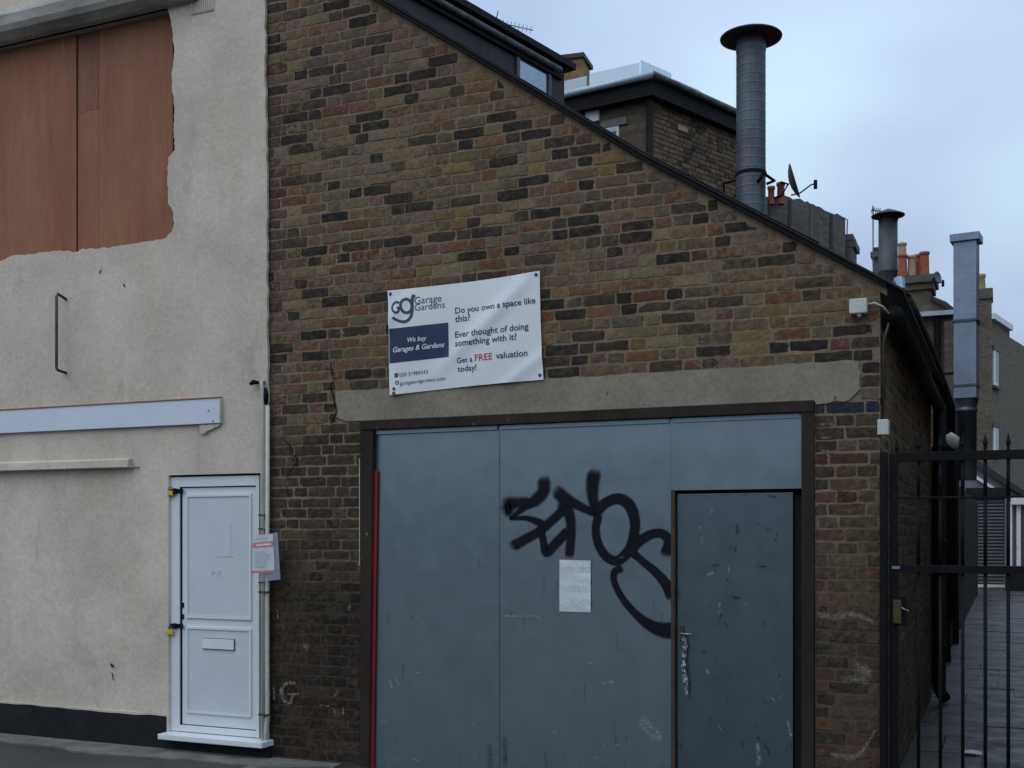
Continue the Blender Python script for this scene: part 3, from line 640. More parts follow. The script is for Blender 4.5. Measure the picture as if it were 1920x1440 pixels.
# big lintel ledge above the boards
lp = [(RY - .13, 5.66), (RY - .15, 5.70), (RY - .15, 5.78), (RY - .11, 5.83), (RY + .02, 5.87), (.15, 5.87), (.15, 5.62), (RY - .06, 5.62)]
m1 = MB(); m1.prism([(-9.6, y, z) for y, z in lp], (FX(318, RY) + 9.6 + .28, 0, 0)); m1.build('window_lintel', 'ledge_concrete', rend)
m1 = MB(); m1.prism([(-8.75, RY - .05, LGZ + .01), (-8.75, RY - .055, LGZ - .045), (-8.75, RY + .01, LGZ - .052), (-8.75, RY + .01, LGZ + .03)], (FX(248, RY) + 8.75, 0, 0)); m1.build('ledge', 'render', rend)
# plinth
pe = jag([(-9.6, .235), (FX(312, RY), .225)], .15, .008)
fillpoly([(-9.6, -.05)] + pe + [(FX(312, RY), -.05)], [], lambda a, b: Vector((a, RY - .008, b)), (0, .03, 0), 'plinth', 'plinth', rend)
m1 = MB(); m1.box((FX(312, RY), RY - .004, -.05), (FX(505, RY), RY + .03, .10)); m1.build('step', 'plinth', rend)
# vent at the very top
vx0, vx1, vz = FX(359, RY), FX(402, RY), FZ(380, 24, RY); m1 = MB(); m1.box((vx0, RY - .008, vz), (vx1, RY, vz + .16)); vent = m1.build('vent', 'render', rend)
for k in range(12):
    m1 = MB(); xx = vx0 + .006 + k * (vx1 - vx0 - .016) / 11; m1.box((xx, RY - .014, vz + .006), (xx + .007, RY - .0085, vz + .15)); m1.build('slat', 'render', vent)
# patches / hairline joints in the render
for s_ in ([(372, 802, 1.6), (372, 830, 1.6), (371, 885, 1.6)],): stroke(s_, RY, 'pencil', rend, 'hairline', soft=.8)
for s_ in ([(186, 512, 3), (190, 505, 2)], [(232, 533, 4), (234, 538, 3)], [(208, 1246, 7), (212, 1250, 6)], [(210, 1262, 3), (212, 1275, 2)]): stroke(s_, RY, 'crack', rend, 'chip', soft=.6)
# door
FYD = RY + .035
d0, d1 = FX(318.5, FYD), FX(487.5, FYD); dzt = FZ(400, 893, FYD); dzb = FZ(400, 1376, FYD)
def dx(x): return FX(x, FYD)
def dz_(x, y): return FZ(x, y, FYD)
m1 = MB(); m1.box((dx(341), FYD + .004, dzb + .055), (dx(480), FYD + .05, dz_(400, 914))); door = m1.build('door', 'upvc', rend, bevel=.004)
fr = MB(); fr.box((d0, FYD - .012, dzb), (dx(338.5), FYD + .06, dzt)); fr.box((dx(481.5), FYD - .012, dzb), (d1, FYD + .06, dzt)); fr.box((dx(338.5) + .0005, FYD - .012, dz_(400, 912)), (dx(481.5) - .0005, FYD + .06, dzt - .001)); fr.box((dx(338.5) + .0005, FYD - .012, dzb + .001), (dx(481.5) - .0005, FYD + .06, dzb + .048)); fr.build('door_frame', 'upvc', door, bevel=.003)
for (ya, yb) in ((931, 1156), (1181, 1336)):
    x0, x1 = dx(353), dx(468); zt, zb_ = dz_(410, ya), dz_(410, yb)
    fillpoly([(x0 - .018, zb_ - .018), (x1 + .018, zb_ - .018), (x1 + .018, zt + .018), (x0 - .018, zt + .018)], [[(x0, zb_), (x1, zb_), (x1, zt), (x0, zt)]], lambda a, b: Vector((a, FYD - .009, b)), (0, .0125, 0), 'bead', 'upvc', door)
    m1 = MB(); m1.box((x0 + .001, FYD - .001, zb_ + .001), (x1 - .001, FYD + .0035, zt - .001)); m1.build('door_panel', 'upvc_panel', door)
lx0, lx1, lz0, lz1 = dx(381), dx(440), dz_(410, 1217), dz_(410, 1198)
m1 = MB(); m1.box((lx0 - .004, FYD - .004, lz0 - .006), (lx1 + .006, FYD - .0012, lz1 + .004)); m1.build('letter_box_frame', 'black_paint', door)
m1 = MB(); m1.box((lx0, FYD - .016, lz0), (lx1, FYD - .004, lz1)); m1.build('letter_box', 'upvc', door, bevel=.003)
for yy_ in (1135, 1157):
    m1 = MB(); m1.box((dx(340.5), FYD - .002, dz_(342, yy_ + 4)), (dx(344.5), FYD + .004, dz_(342, yy_ - 5))); m1.build('keyhole', 'black_paint', door)
m1 = MB(); m1.box((FX(297, RY - .10), RY - .11, dzb - .046), (FX(492, RY - .10), FYD + .05, dzb - .004)); m1.build('threshold', 'upvc', door, bevel=.006)
m1 = MB(); m1.box((dx(338.6), FYD - .002, dzb + .05), (dx(340.6), FYD + .03, dz_(340, 912))); m1.build('door_gap', 'black_paint', door)
for s_ in ([(406, 1045, 2), (424, 1044, 3), (438, 1045, 2)], [(396, 1076, 2), (408, 1074, 2)], [(400, 1070, 2), (398, 1082, 2)], [(409, 1082, 2), (412, 1070, 2), (415, 1082, 2)], [(433, 980, 1.5), (433, 1040, 1.5)]):
    stroke(s_, FYD - .001, 'pencil', door, 'scribble', soft=.9)
# hasps with padlocks
for i, (yy_, lab) in enumerate(((921, 'black hasp with yellow padlock at top corner of white door'), (1173, 'black hasp with yellow padlock beside white door mid rail'))):
    t_ = thing('padlock', lab, 'padlock', (dx(330), FYD - .02, dz_(330, yy_)), 'padlocks on the white door'); z_ = dz_(330, yy_)
    m1 = MB(); m1.box((dx(318), FYD - .020, z_ - .016), (dx(346), FYD - .0135, z_ + .016)); m1.build('hasp', 'black_paint', t_, bevel=.002)
    m1 = MB(); m1.box((dx(330), FYD - .036, z_ - .022), (dx(335), FYD - .02, z_ + .02)); m1.build('staple', 'black_paint', t_, bevel=.002)
    zz = z_ - (.045 if i else .012); m1 = MB(); m1.box((dx(319 if i else 321), FYD - .045, zz - .022), (dx(330), FYD - .021, zz + .014)); m1.build('lock_body', 'yellow_plastic', t_, bevel=.005)
    m1 = MB(); m1.tube([(dx(321), FYD - .033, zz + .012), (dx(321), FYD - .033, zz + .035), (dx(325), FYD - .033, zz + .045), (dx(329), FYD - .033, zz + .035), (dx(329), FYD - .033, zz + .012)], .004, 8); m1.build('shackle', 'rust_steel', t_)
# blank sign board
sy = RY - .03; t_ = thing('sign_board', 'long blank white board fixed across the cream wall', 'sign board', (-6.9, sy, FZ(412, 795, sy)))
sx = FX(412, sy); zt, zb_ = FZ(412, 746, sy), FZ(412, 793, sy)
m1 = MB(); m1.box((-9.5, sy, zb_), (sx, RY - .004, zt)); m1.build('board_face', 'white_board', t_, bevel=.003)
m1 = MB(); m1.box((-9.5, sy - .006, zt), (sx + .004, RY - .002, zt + .008)); m1.build('top_trim', 'board', t_)
m1 = MB(); m1.box((sx + .0005, sy - .004, zb_), (sx + .005, RY - .002, zt)); m1.build('end_trim', 'white_pipe', t_)
for (x_, y_) in ((391, 770), (400, 790)):
    p = at(x_, y_, sy); m1 = MB(); m1.tube([p + Vector((0, -.003, 0)), p + Vector((0, .003, 0))], .006, 8); m1.build('screw', 'rust_steel', t_)
lp = [(FX(372, sy), zb_ - .005), (FX(374, sy), zb_ - .07), (FX(380, sy), zb_ - .075), (FX(392, sy), zb_ - .045), (FX(408, sy), zb_ - .02), (FX(411, sy), zb_ - .002)]
fillpoly(jag(lp, .02, .004, True), [], lambda a, b: Vector((a, RY - .02, b)), (0, .022, 0), 'filler_patch', 'render', t_)
# grab bar
gx, gz0, gz1 = FX(106, RY - .09), FZ(106, 694, RY - .09), FZ(106, 551, RY - .09)
hx0, hx1_ = FX(124, RY), 0
m1 = MB(); m1.tube([(hx0, RY + .01, gz1 - .03), (hx0 - .005, RY - .06, gz1 - .006), (gx + .01, RY - .085, gz1), (gx, RY - .09, gz1 - .015), (gx, RY - .09, gz0 + .015), (gx + .01, RY - .085, gz0), (hx0 - .005, RY - .06, gz0 - .002), (hx0, RY + .01, gz0 - .012)], .0115, 10)
tag(m1.build('grab_bar', 'rust_steel', smooth=True), 'rusty steel grab bar standing off the cream wall', 'grab bar')
# white pipe pair at the building joint
t_ = thing('wall_pipe', 'pair of white pipes running down beside the white door', 'pipe', (FX(494, -.06), -.06, 0))
px_ = FX(491, -.065); m1 = MB(); m1.tube([(px_, -.02, FZ(490, 712, -.06)), (px_, -.060, FZ(490, 716, -.06)), (px_, -.065, FZ(490, 728, -.06)), (px_ + .01, -.065, .09)], .0135, 12); m1.build('pipe', 'white_pipe', t_, smooth=True)
px2 = FX(501, -.05); m1 = MB(); m1.tube([(px2, -.045, 2.55), (px2, -.05, 1.2), (px2 + .002, -.05, .30), (px2 - .01, -.055, .20), (px2 - .012, -.055, .06)], .016, 12); m1.build('pipe', 'white_pipe', t_, smooth=True)
for yy_ in (966, 992, 1092, 1110, 1340):
    zz = FZ(494, yy_, -.06); m1 = MB(); m1.box((px_ - .022, -.082, zz - .005), (px2 + (.02 if yy_ > 1100 else -.02), -.03, zz + .006)); m1.build('pipe_clip', 'rust_steel', t_)
zz = FZ(478, 718, -.07); m1 = MB(); m1.tube([(FX(470, -.07), -.07, zz - .004), (FX(476, -.07), -.08, zz + .005), (FX(485, -.07), -.07, zz)], [.013, .019, .012], 10)
tag(m1.build('pipe_nozzle', 'black_paint', smooth=True), 'small black fitting at the top of the white pipes', 'pipe fitting')
zz = FZ(504, 745, -.03); m1 = MB(); m1.tube([(FX(503), -.03, zz + .07), (FX(505), -.045, zz + .02), (FX(504), -.04, zz - .03), (FX(503), -.02, zz - .06)], [.012, .022, .02, .008], 8)
tag(m1.build('foam_lump', 'black_paint', smooth=True), 'dark lump of filler in the joint between the buildings', 'filler')
# notice in a plastic sleeve
NY = -.10; t_ = thing('notice', 'white notice with red bands in a clear sleeve beside the door', 'notice', at(498, 1090, NY))
def nq(name, pts, mat, y, par):
    m1 = MB(); m1.prism([at(x, y_, y) for x, y_ in pts], (0, .0008, 0)); return m1.build(name, mat, par)
nq('sleeve', [(474, 1003), (521, 998), (526, 1087), (476, 1092)], 'sleeve', NY - .004, t_)
nq('backing_card', [(502, 1002), (520, 999), (525, 1086), (503, 1089)], 'galv_light', NY + .006, t_)
pp = nq('paper', [(474, 1005), (511.5, 1001), (515, 1072), (473, 1075)], 'paper', NY, t_)
nq('red_band', [(473.6, 1018), (512.5, 1014.5), (513, 1025), (473.4, 1027)], 'notice_red', NY - .0016, pp); nq('red_band', [(473, 1071), (515, 1068.5), (515, 1072.5), (473, 1075)], 'notice_red', NY - .0016, pp)
for k in range(7): nq('text_line', [(478, 1035 + k * 4.6), (498 + (k * 37) % 13, 1034 + k * 4.6), (498 + (k * 37) % 13, 1036 + k * 4.6), (478, 1037 + k * 4.6)], 'notice_grey', NY - .0016, pp)
nq('text_line', [(481, 1009), (500, 1007.5), (500, 1010), (481, 1011.5)], 'notice_grey', NY - .0016, pp); nq('text_line', [(480, 1020.5), (508, 1018.5), (508, 1022), (480, 1024)], 'ink_white', NY - .0024, pp)

# ================================================================== THINGS ON THE GARAGE FRONT
# paper sheet
PYP = GY - .004; m1 = MB(); V = []; rp_ = random.Random(4)
for j in range(9):
    for i in range(6):
        u_, v_ = i / 5, j / 8; x_ = 1049 + u_ * 58.5 + (1.2 * (1 - v_) if False else 0); y_ = 1049.5 + 1.5 * u_ + v_ * 97
        V.append(at(x_, y_, PYP - .006 * abs(sin(v_ * 9 + u_)) * (0.3 + u_ * .7) - rp_.uniform(0, .0015)))
m1.add(V, [(6*j + i, 6*j + i + 1, 6*j + i + 7, 6*j + i + 6) for j in range(8) for i in range(5)])
tag(m1.build('paper_sheet', 'paper'), 'creased blank white paper stuck on steel sheet below the graffiti', 'paper')
# sensor box and junction box
t_ = thing('sensor_box', 'white square sensor box high on the brick corner under the roof', 'sensor box', at(1608, 588, -.02))
a, b = at(1592, 588, -.065), at(1625, 558, -.065); m1 = MB(); m1.box((a.x, -.065, a.z), (b.x, -.006, b.z)); m1.build('housing', 'box_white', t_, bevel=.006)
m1 = MB(); m1.lathe((a.x + (b.x - a.x) * .55, -.04, a.z - .022), [(.001, 0), (.009, .002), (.013, .012), (.013, .022)], 12); m1.build('lens', 'box_white', t_, smooth=True)
m1 = MB(); m1.box((XR - .012, -.035, FZ(1660, 815, -.03)), (XR + .050, .045, FZ(1660, 786, -.03)))
t_ = m1.build('junction_box', 'box_white', bevel=.006); tag(t_, 'small white junction box on the garage corner above the gate', 'junction box')
# banner
BC = [Vector(p) for p in (at(727, 545, -.016), at(1012.5, 508, -.016), at(1019.5, 712, -.016), at(733, 741, -.016))]
def bpos(u_, v_, off=0.):
    p = (BC[0] * (1 - u_) + BC[1] * u_) * (1 - v_) + (BC[3] * (1 - u_) + BC[2] * u_) * v_
    e1 = u_ * (1 - u_) * 4; e2 = v_ * (1 - v_) * 4
    d1_ = math.exp(-((u_ + v_ * .55 - .16) / .05) ** 2); d2_ = math.exp(-(((1 - u_) * 1.0 - v_ * .75 - .03) / .07) ** 2) * (1 - v_)
    dy = -.004 - .010 * e1 * e2 - .006 * sin(u_ * 7 + v_ * 3) * e1 - .016 * d1_ * e2 - .030 * d2_ * e1 - .009 * math.exp(-((1 - u_ + 1 - v_ - .22) / .06) ** 2) - .012 * math.exp(-((u_ - .0) / .06) ** 2) * v_ ** 3
    dzz = -.012 * e1 * (1 - v_) + .006 * e1 * v_
    p = p + Vector((.004 * sin(v_ * 6) * (1 - u_) - .006 * e2 * u_, dy - off, dzz)); return p
ban = thing('banner', 'white printed vinyl banner pinned to the brick gable', 'banner', bpos(.5, 1.0))
NU, NV = 48, 32; m1 = MB(); m1.add([bpos(i / NU, j / NV) for j in range(NV + 1) for i in range(NU + 1)], [((NU+1)*j + i, (NU+1)*j + i + 1, (NU+1)*(j+1) + i + 1, (NU+1)*(j+1) + i) for j in range(NV) for i in range(NU)])
sheet_ = m1.build('sheet', 'banner', ban, smooth=True)
def warp(name, pts, faces, mat, par, off): m1 = MB(); m1.add([bpos(a, b, off) for a, b in pts], faces); return m1.build(name, mat, par)
n1, n2 = 18, 10; warp('navy_block', [(.004 + .404 * i / n1, .368 + .330 * j / n2) for j in range(n2 + 1) for i in range(n1 + 1)], [((n1+1)*j + i, (n1+1)*j + i + 1, (n1+1)*(j+1) + i + 1, (n1+1)*(j+1) + i) for j in range(n2) for i in range(n1)], 'navy', sheet_, .0016)
ASP = (BC[1] - BC[0]).length / (BC[3] - BC[0]).length
def text(body, u0, u1, vb, mat, bold=0., shear=0., off=.0018, name='lettering'):
    cu = bpy.data.curves.new('t', 'FONT'); cu.body = body; cu.offset = bold; cu.shear = shear; cu.resolution_u = 3
    ob = bpy.data.objects.new('t', cu); COL.objects.link(ob); dg = bpy.context.evaluated_depsgraph_get()
    me = bpy.data.meshes.new_from_object(ob.evaluated_get(dg)); bpy.data.objects.remove(ob); bpy.data.curves.remove(cu)
    xs = [v.co.x for v in me.vertices]; x0, x1 = min(xs), max(xs); k = (u1 - u0) / (x1 - x0)
    pts = [(u0 + (v.co.x - x0) * k, vb - v.co.y * k * ASP) for v in me.vertices]; fs = [tuple(p.vertices) for p in me.polygons]; bpy.data.meshes.remove(me)
    return tag(warp(name, pts, fs, mat, sheet_, off), kind='stuff')
B_ = .014
text('Do you own a space like', .455, .972, .290, 'ink', B_); text('this?', .453, .552, .372, 'ink', B_)
text('Ever thought of doing', .452, .925, .522, 'ink', B_); text('something with it?', .452, .850, .607, 'ink', B_)
text('Get a', .460, .562, .768, 'ink', B_); text('FREE', .578, .692, .768, 'ink_red', B_); text('valuation', .714, .912, .768, 'ink', B_); text('today!', .460, .586, .852, 'ink', B_)
text('We buy', .131, .262, .515, 'ink_white', B_, .22, .0032); text('Garages & Gardens', .030, .380, .598, 'ink_white', B_, .22, .0032)
text('Garage', .186, .368, .158, 'ink', .0); text('Gardens', .186, .388, .222, 'ink', .0)
text('020 31984343', .070, .262, .836, 'ink', .0); text('garageandgardens.com', .070, .375, .916, 'ink', .0)
def bstroke(pts, wd, name, mat='ink', dense=6, off=.0018, closed=False):
    P = []; n = len(pts)
    for i in range(n - 1):
        p0, p1_, p2_, p3_ = [Vector(pts[max(0, min(n - 1, j))]) for j in (i - 1, i, i + 1, i + 2)]
        for k in range(dense):
            t = k / dense; P.append(.5 * ((2*p1_) + (p2_ - p0) * t + (2*p0 - 5*p1_ + 4*p2_ - p3_) * t*t + (3*p1_ - p0 - 3*p2_ + p3_) * t**3))
    P.append(Vector(pts[-1])); V = []
    for i, p in enumerate(P):
        q = P[min(i+1, len(P)-1)] - P[max(i-1, 0)]; nr = Vector((-q.y, q.x * 1.0)).normalized(); ww = wd if not callable(wd) else wd(i / len(P))
        V += [(p.x + nr.x * ww / 2, p.y + nr.y * ww * ASP / 2), (p.x - nr.x * ww / 2, p.y - nr.y * ww * ASP / 2)]
    return warp(name, V, [(2*i, 2*i+1, 2*i+3, 2*i+2) for i in range(len(P)-1)], mat, sheet_, off)
def zb(x, y):      # banner close-up measurement -> banner coordinates
    u_ = (x - 237) / 1455; t = 325 - 185 * u_; bt = 1308 - 128 * u_; return u_ , (y - t) / (bt - t)
bstroke([zb(355, 440), zb(325, 432), zb(290, 455), zb(280, 495), zb(305, 530), zb(340, 525), zb(352, 490), zb(330, 485)], .014, 'logo_letter')
bstroke([zb(480 - 0, 470), zb(465, 420), zb(425, 400), zb(380, 425), zb(368, 475), zb(390, 520), zb(425, 530), zb(462, 510), zb(480, 468)], .017, 'logo_ring', off=.0022)
bstroke([zb(510, 358), zb(490, 385), zb(482, 430), zb(482, 500), zb(462, 570), zb(420, 610), zb(370, 615), zb(320, 600), zb(284, 580)], lambda t: .024 - .010 * t, 'logo_tail', off=.0026)
warp('phone_icon', [zb(292, 1104), zb(325, 1101), zb(325, 1140), zb(292, 1143)], [(0, 1, 2, 3)], 'ink', sheet_, .0018)
bstroke([(zb(313, 1192)[0] + .010 * cos(t), zb(313, 1192)[1] + .010 * ASP * sin(t)) for t in [k * pi / 5 for k in range(11)]], .006, 'web_icon', dense=2)
for (u_, v_) in ((.020, .035), (.978, .030), (.980, .955), (.030, .945), (.028, .985)):
    p = bpos(u_, v_, .001); m1 = MB(); m1.tube([p + Vector((0, .02, 0)), p + Vector((0, -.004, 0)), p + Vector((0, -.006, 0))], [.011, .011, .006], 12); m1.build('screw', 'galv_dark', ban)

# ================================================================== FLUES
def ridged(c, z0, z1, r, step, rid=.004):
    prof = []; z = z0
    while z < z1: prof += [(r, z), (r, z + step * .82), (r + rid, z + step * .88), (r + rid, z + step * .94), (r, z + step)]; z += step
    return prof
f1 = at(1408, 400, .7); fx, fy = f1.x, .7
t_ = thing('spiral_flue', 'tall spiral-seamed steel flue with wide disc cap above the garage roof', 'flue', (fx, fy, 3.2))
m1 = MB(); m1.lathe((fx, fy, 0), ridged(None, 3.2, 4.86, .097, .062, .0011), 32); m1.build('duct', 'galv', t_, smooth=False)
cz = FZ(1408, 70, .7); m1 = MB(); m1.lathe((fx, fy, cz), [(.0, .028), (.10, .020), (.20, .004), (.206, -.002), (.204, -.010), (.15, -.004), (.098, -.004), (.0, -.004)], 40); m1.build('cap', 'cap_rust', t_, smooth=True)
m1 = MB(); m1.lathe((fx, fy, 0), [(.0955, 4.84), (.099, 4.85), (.099, cz - .004), (.09, cz - .003)], 32); m1.build('collar', 'galv_dark', t_, smooth=True)
bzz = FZ(1408, 330, .7); m1 = MB(); m1.lathe((fx, fy, bzz), [(.097, 0), (.103, .002), (.103, .022), (.097, .024)], 32); m1.build('band', 'black_paint', t_)
for pl in ([at(1436, 326, .62), at(1357, 343, .95), at(1358, 385, .95)], [at(1430, 330, .6), at(1376, 392, .75)], [at(1436, 328, .62), at(1452, 339, .75), at(1437, 345, .75)]):
    m1 = MB(); m1.tube(pl, .010, 8); m1.build('stay', 'black_paint', t_)
f2 = at(1665, 520, 2.5); fx, fy = f2.x, 2.5; t_ = thing('short_flue', 'short weathered steel flue with rusty conical cap at the eave', 'flue', (fx, fy, 2.9))
z0, z1 = FZ(1665, 524, 2.5), FZ(1665, 412, 2.5)
m1 = MB(); m1.lathe((fx, fy, 0), [(.073, z0 - .1), (.073, z0 + .05), (.076, z0 + .055), (.076, z0 + .065), (.073, z0 + .07), (.073, z1), (.068, z1), (.068, z0)], 28); m1.build('duct', 'galv_dark', t_, smooth=True)
m1 = MB(); zc2 = FZ(1665, 404, 2.5); m1.lathe((fx, fy, zc2), [(.0, .055), (.06, .032), (.128, .0), (.128, -.006), (.06, .02), (.0, .04)], 28); m1.build('cap', 'cap_rust', t_)
for k in range(3):
    a = k * 2.1 + .4; m1 = MB(); m1.tube([(fx + .07 * cos(a), fy + .07 * sin(a), z1 - .03), (fx + .085 * cos(a), fy + .085 * sin(a), zc2 + .012)], .005, 6); m1.build('cap_leg', 'cap_rust', t_)
m1 = MB(); q0 = at(1688, 540, 2.2); q1 = at(1775, 765, 5.6)
m1.tube([(fx, fy, z0 - .02), (fx + .02, fy, z0 - .10), (q0.x, 2.25, q0.z - .10), q0 + Vector((.02, .5, -.12)), q0.lerp(q1, .5), q1, q1 + Vector((0, .05, -.5)), q1 + Vector((0, .05, -2.2))], [.075, .08, .088, .088, .088, .088, .088, .088], 16); m1.build('lagged_pipe', 'black_timber', t_, smooth=True)
m1 = MB(); m1.tube([at(1685, 528, 2.4), at(1690, 545, 2.3)], [.05, .03], 10); m1.build('foil_wrap', 'galv_light', t_)
# square duct
DY = 5.8; t_ = thing('square_duct', 'tall square galvanised duct with flat cap rising beside the alley', 'duct', at(1812, 900, DY))
c0 = at(1812, YH, DY); hw = .112; ang = radians(-6)
ux, vy = Vector((cos(ang), sin(ang), 0)), Vector((-sin(ang), cos(ang), 0))
def dbox(y0, y1, w_, nm, mt):
    za_, zb_ = FZ(1812, y0, DY), FZ(1812, y1, DY); m1 = MB(); m1.obox((c0.x, DY, (za_ + zb_) / 2), ux * w_, vy * w_, Vector((0, 0, (za_ - zb_) / 2))); return m1.build(nm, mt, t_, bevel=.003)
dbox(456, 602, hw, 'duct_section', 'galv_light'); dbox(604, 748, hw * .985, 'duct_section', 'galv_light'); dbox(601, 606, hw * 1.12, 'flange', 'galv'); dbox(442, 456, hw * 1.28, 'cap', 'galv_light'); dbox(722, 727, hw * 1.06, 'flange', 'galv')
za_, zb_ = FZ(1812, 749, DY), FZ(1812, 900, DY)
m1 = MB(); m1.lathe((c0.x, DY, 0), [(.12, za_), (.10, za_ - .08), (.10, za_ - .10), (.11, za_ - .105), (.11, za_ - .13), (.10, za_ - .135), (.10, zb_)], 20); m1.build('round_duct', 'galv', t_, smooth=True)
m1 = MB(); m1.obox((c0.x + .03, DY, FZ(1812, 606, DY) - .02), ux * .15, vy * .012, Vector((0, 0, .012))); m1.build('bracket', 'galv', t_)
for zz in (2.6, 3.3): m1 = MB(); m1.tube([(c0.x, DY, zz), (XR, DY + .1, zz)], .014, 8); m1.build('wall_stay', 'black_paint', t_)
# outside lamp in the alley
lp_ = at(1787, 829, 5.2); m1 = MB(); m1.tube([lp_ + Vector((-.10, .05, .03)), lp_ + Vector((-.02, 0, .05)), lp_ + Vector((0, 0, .02)), lp_ + Vector((.03, -.02, -.06))], [.02, .05, .065, .03], 14)
tag(m1.build('alley_lamp', 'box_white', smooth=True), 'white unlit bulkhead lamp on the alley wall behind the gate', 'lamp')

# ================================================================== GATE
t_ = thing('gate', 'black steel bar gate closing the alley beside the garage', 'gate', (.1, 0, 0))
gz1, gzm, gzr = FZ(1700, 857), FZ(1760, 1067), FZ(1760, 933)
GYY = .0; gx0, gx1 = FX(1669), FX(1669) + 1.12
def gbox(nm, x0, x1, z0, z1, d=.02, mt='black_paint', y=0.): m1 = MB(); m1.box((x0, y - d, z0), (x1, y + d, z1)); return m1.build(nm, mt, t_, bevel=.002)
gbox('post', FX(1651), FX(1665), -.03, gz1 + .03, .03, y=-.02); gbox('stile', FX(1668), FX(1684), .03, gz1 + .02, .022); gbox('stile', gx1 - .05, gx1, .03, gz1 + .02, .022)
gbox('rail', FX(1684) + .0005, gx1 - .0505, gz1 - .026, gz1 + .026, .02); gbox('rail', FX(1684) + .0005, gx1 - .0505, gzm - .022, gzm + .022, .02); gbox('rail', FX(1684) + .0005, gx1 - .0505, .06, .10, .02); gbox('rail', FX(1684) + .0005, gx1 - .0505, gzr - .006, gzr + .006, .012)
k = 0; x_ = FX(1722)
while x_ < gx1 - .06:
    for (z0, z1) in ((.1005, gzm - .0225), (gzm + .0225, gzr - .0065), (gzr + .0065, gz1 - .0265)):
        m1 = MB(); m1.tube([(x_, 0, z0), (x_, 0, z1)], .0105, 10); m1.build('bar', 'black_paint', t_, smooth=True)
    m1 = MB(); m1.tube([(x_, 0, gz1 + .0265), (x_, 0, gz1 + .05), (x_, 0, gz1 + .065), (x_, 0, gz1 + .12)], [.009, .009, .015, .001], 10); m1.build('spike', 'black_paint', t_)
    x_ += .119; k += 1
m1 = MB(); m1.tube([(FX(1682), 0, gz1 + .02), (FX(1682), 0, gz1 + .04), (FX(1682), 0, gz1 + .055), (FX(1682), 0, gz1 + .11)], [.009, .009, .014, .001], 10); m1.build('spike', 'black_paint', t_)
gbox('lock_case', FX(1684) - .012, FX(1701), FZ(1690, 1173), FZ(1690, 1117), .016, 'black_paint', -.012)
gbox('lock_plate', FX(1676), FX(1691), FZ(1684, 1168), FZ(1684, 1124), .006, 'brass', -.036)
m1 = MB(); m1.tube([at(1690, 1139, -.045), at(1697, 1143, -.05), at(1704, 1146, -.045)], .004, 6); m1.build('latch', 'foil', t_)
m1 = MB(); a = at(1672, 1064, -.026); m1.box((a.x, -.0235, a.z - .008), (a.x + .045, -.0225, a.z + .008)); m1.build('label_plate', 'galv_light', t_)

# ================================================================== ALLEY SIDES AND END
t_ = thing('dark_fence', 'tall black boarded fence along the left side of the alley', 'fence', (-.75, 14, 0))
yb_ = 5.0; k = 0; base = None
while yb_ < 26:
    m1 = MB(); hgt = 2.42 + R.uniform(-.02, .02); m1.box((-.775 + (k % 2) * .012, yb_ + .004, -.02), (-.75 + (k % 2) * .012, yb_ + .216, hgt)); m1.build('fence_board', 'black_timber', t_); yb_ += .22; k += 1
for zz in (.4, 1.3, 2.2): m1 = MB(); m1.box((-.83, 5, zz - .04), (-.78, 26, zz + .04)); m1.build('fence_rail', 'black_timber', t_)
for yy_ in (6.1, 8.4, 11): m1 = MB(); m1.box((-.745, yy_, -.02), (-.66, yy_ + .1, 2.5)); m1.build('fence_post', 'black_timber', t_)
brick_tex('brick_side', YU, (.10, .075, .055), (.055, .045, .036), (.12, .105, .085)); brick_tex('brick_front', XU, (.13, .098, .068), (.075, .060, .046), (.115, .10, .08))
m1 = MB(); m1.box((1.16, .0, -.05), (3.6, 14, 5.5)); nb = m1.build('neighbour_house', 'brick_front'); tag(nb, 'plain brick side of the neighbouring house right of the gate', 'house')
m1 = MB(); m1.box((1.09, -.03, 5.5005), (3.7, 14.1, 5.6)); m1.build('coping', 'kerb_concrete', nb)
# end of the alley
EY = 30.5
t_ = thing('roller_shutter', 'grey roller shutter closing the far end of the alley', 'shutter', at(1858, 1098, EY))
x0, x1 = FX(1815, EY), FX(1882, EY); zt, zb_ = FZ(1860, 932, EY), FZ(1860, 1096, EY); n_ = 26
for k in range(n_):
    m1 = MB(); a = zb_ + (zt - zb_) * k / n_; b = zb_ + (zt - zb_) * (k + 1) / n_; m1.prism([(x0, EY, a + .002), (x0, EY - .025, (a + b) / 2), (x0, EY, b - .002), (x0, EY + .02, b - .002), (x0, EY + .02, a + .002)], (x1 - x0, 0, 0)); m1.build('slat', 'shutter', t_)
m1 = MB(); m1.box((x0 - .1, EY - .08, -.02), (x1 + .3, EY + .1, zb_)); m1.build('sill', 'white_trim', t_)
m1 = MB(); m1.box((x0 - .2, EY - .12, zt), (x1 + .2, EY + .2, zt + .28)); m1.build('shutter_box', 'black_timber', t_)
SY = 28.0; t_ = thing('lean_to_shed', 'white framed lean-to shed with sloping grey roof at the alley end', 'shed', at(1905, 1065, SY))
for (x0, x1) in ((1889, 1898), (1906, 1914), (1921, 1930)):
    m1 = MB(); m1.box((FX(x0, SY), SY, -.02), (FX(x1, SY), SY + .12, FZ(1900, 940, SY))); m1.build('post', 'white_trim', t_)
m1 = MB(); m1.box((FX(1896, SY), SY - .15, FZ(1900, 946, SY)), (FX(1990, SY), SY + .05, FZ(1900, 932, SY))); m1.build('fascia', 'white_trim', t_)
m1 = MB(); m1.box((FX(1884, SY), SY + .14, -.02), (FX(1990, SY), SY + 2.2, FZ(1900, 934, SY))); m1.build('shed_wall', 'grey_wall', t_)
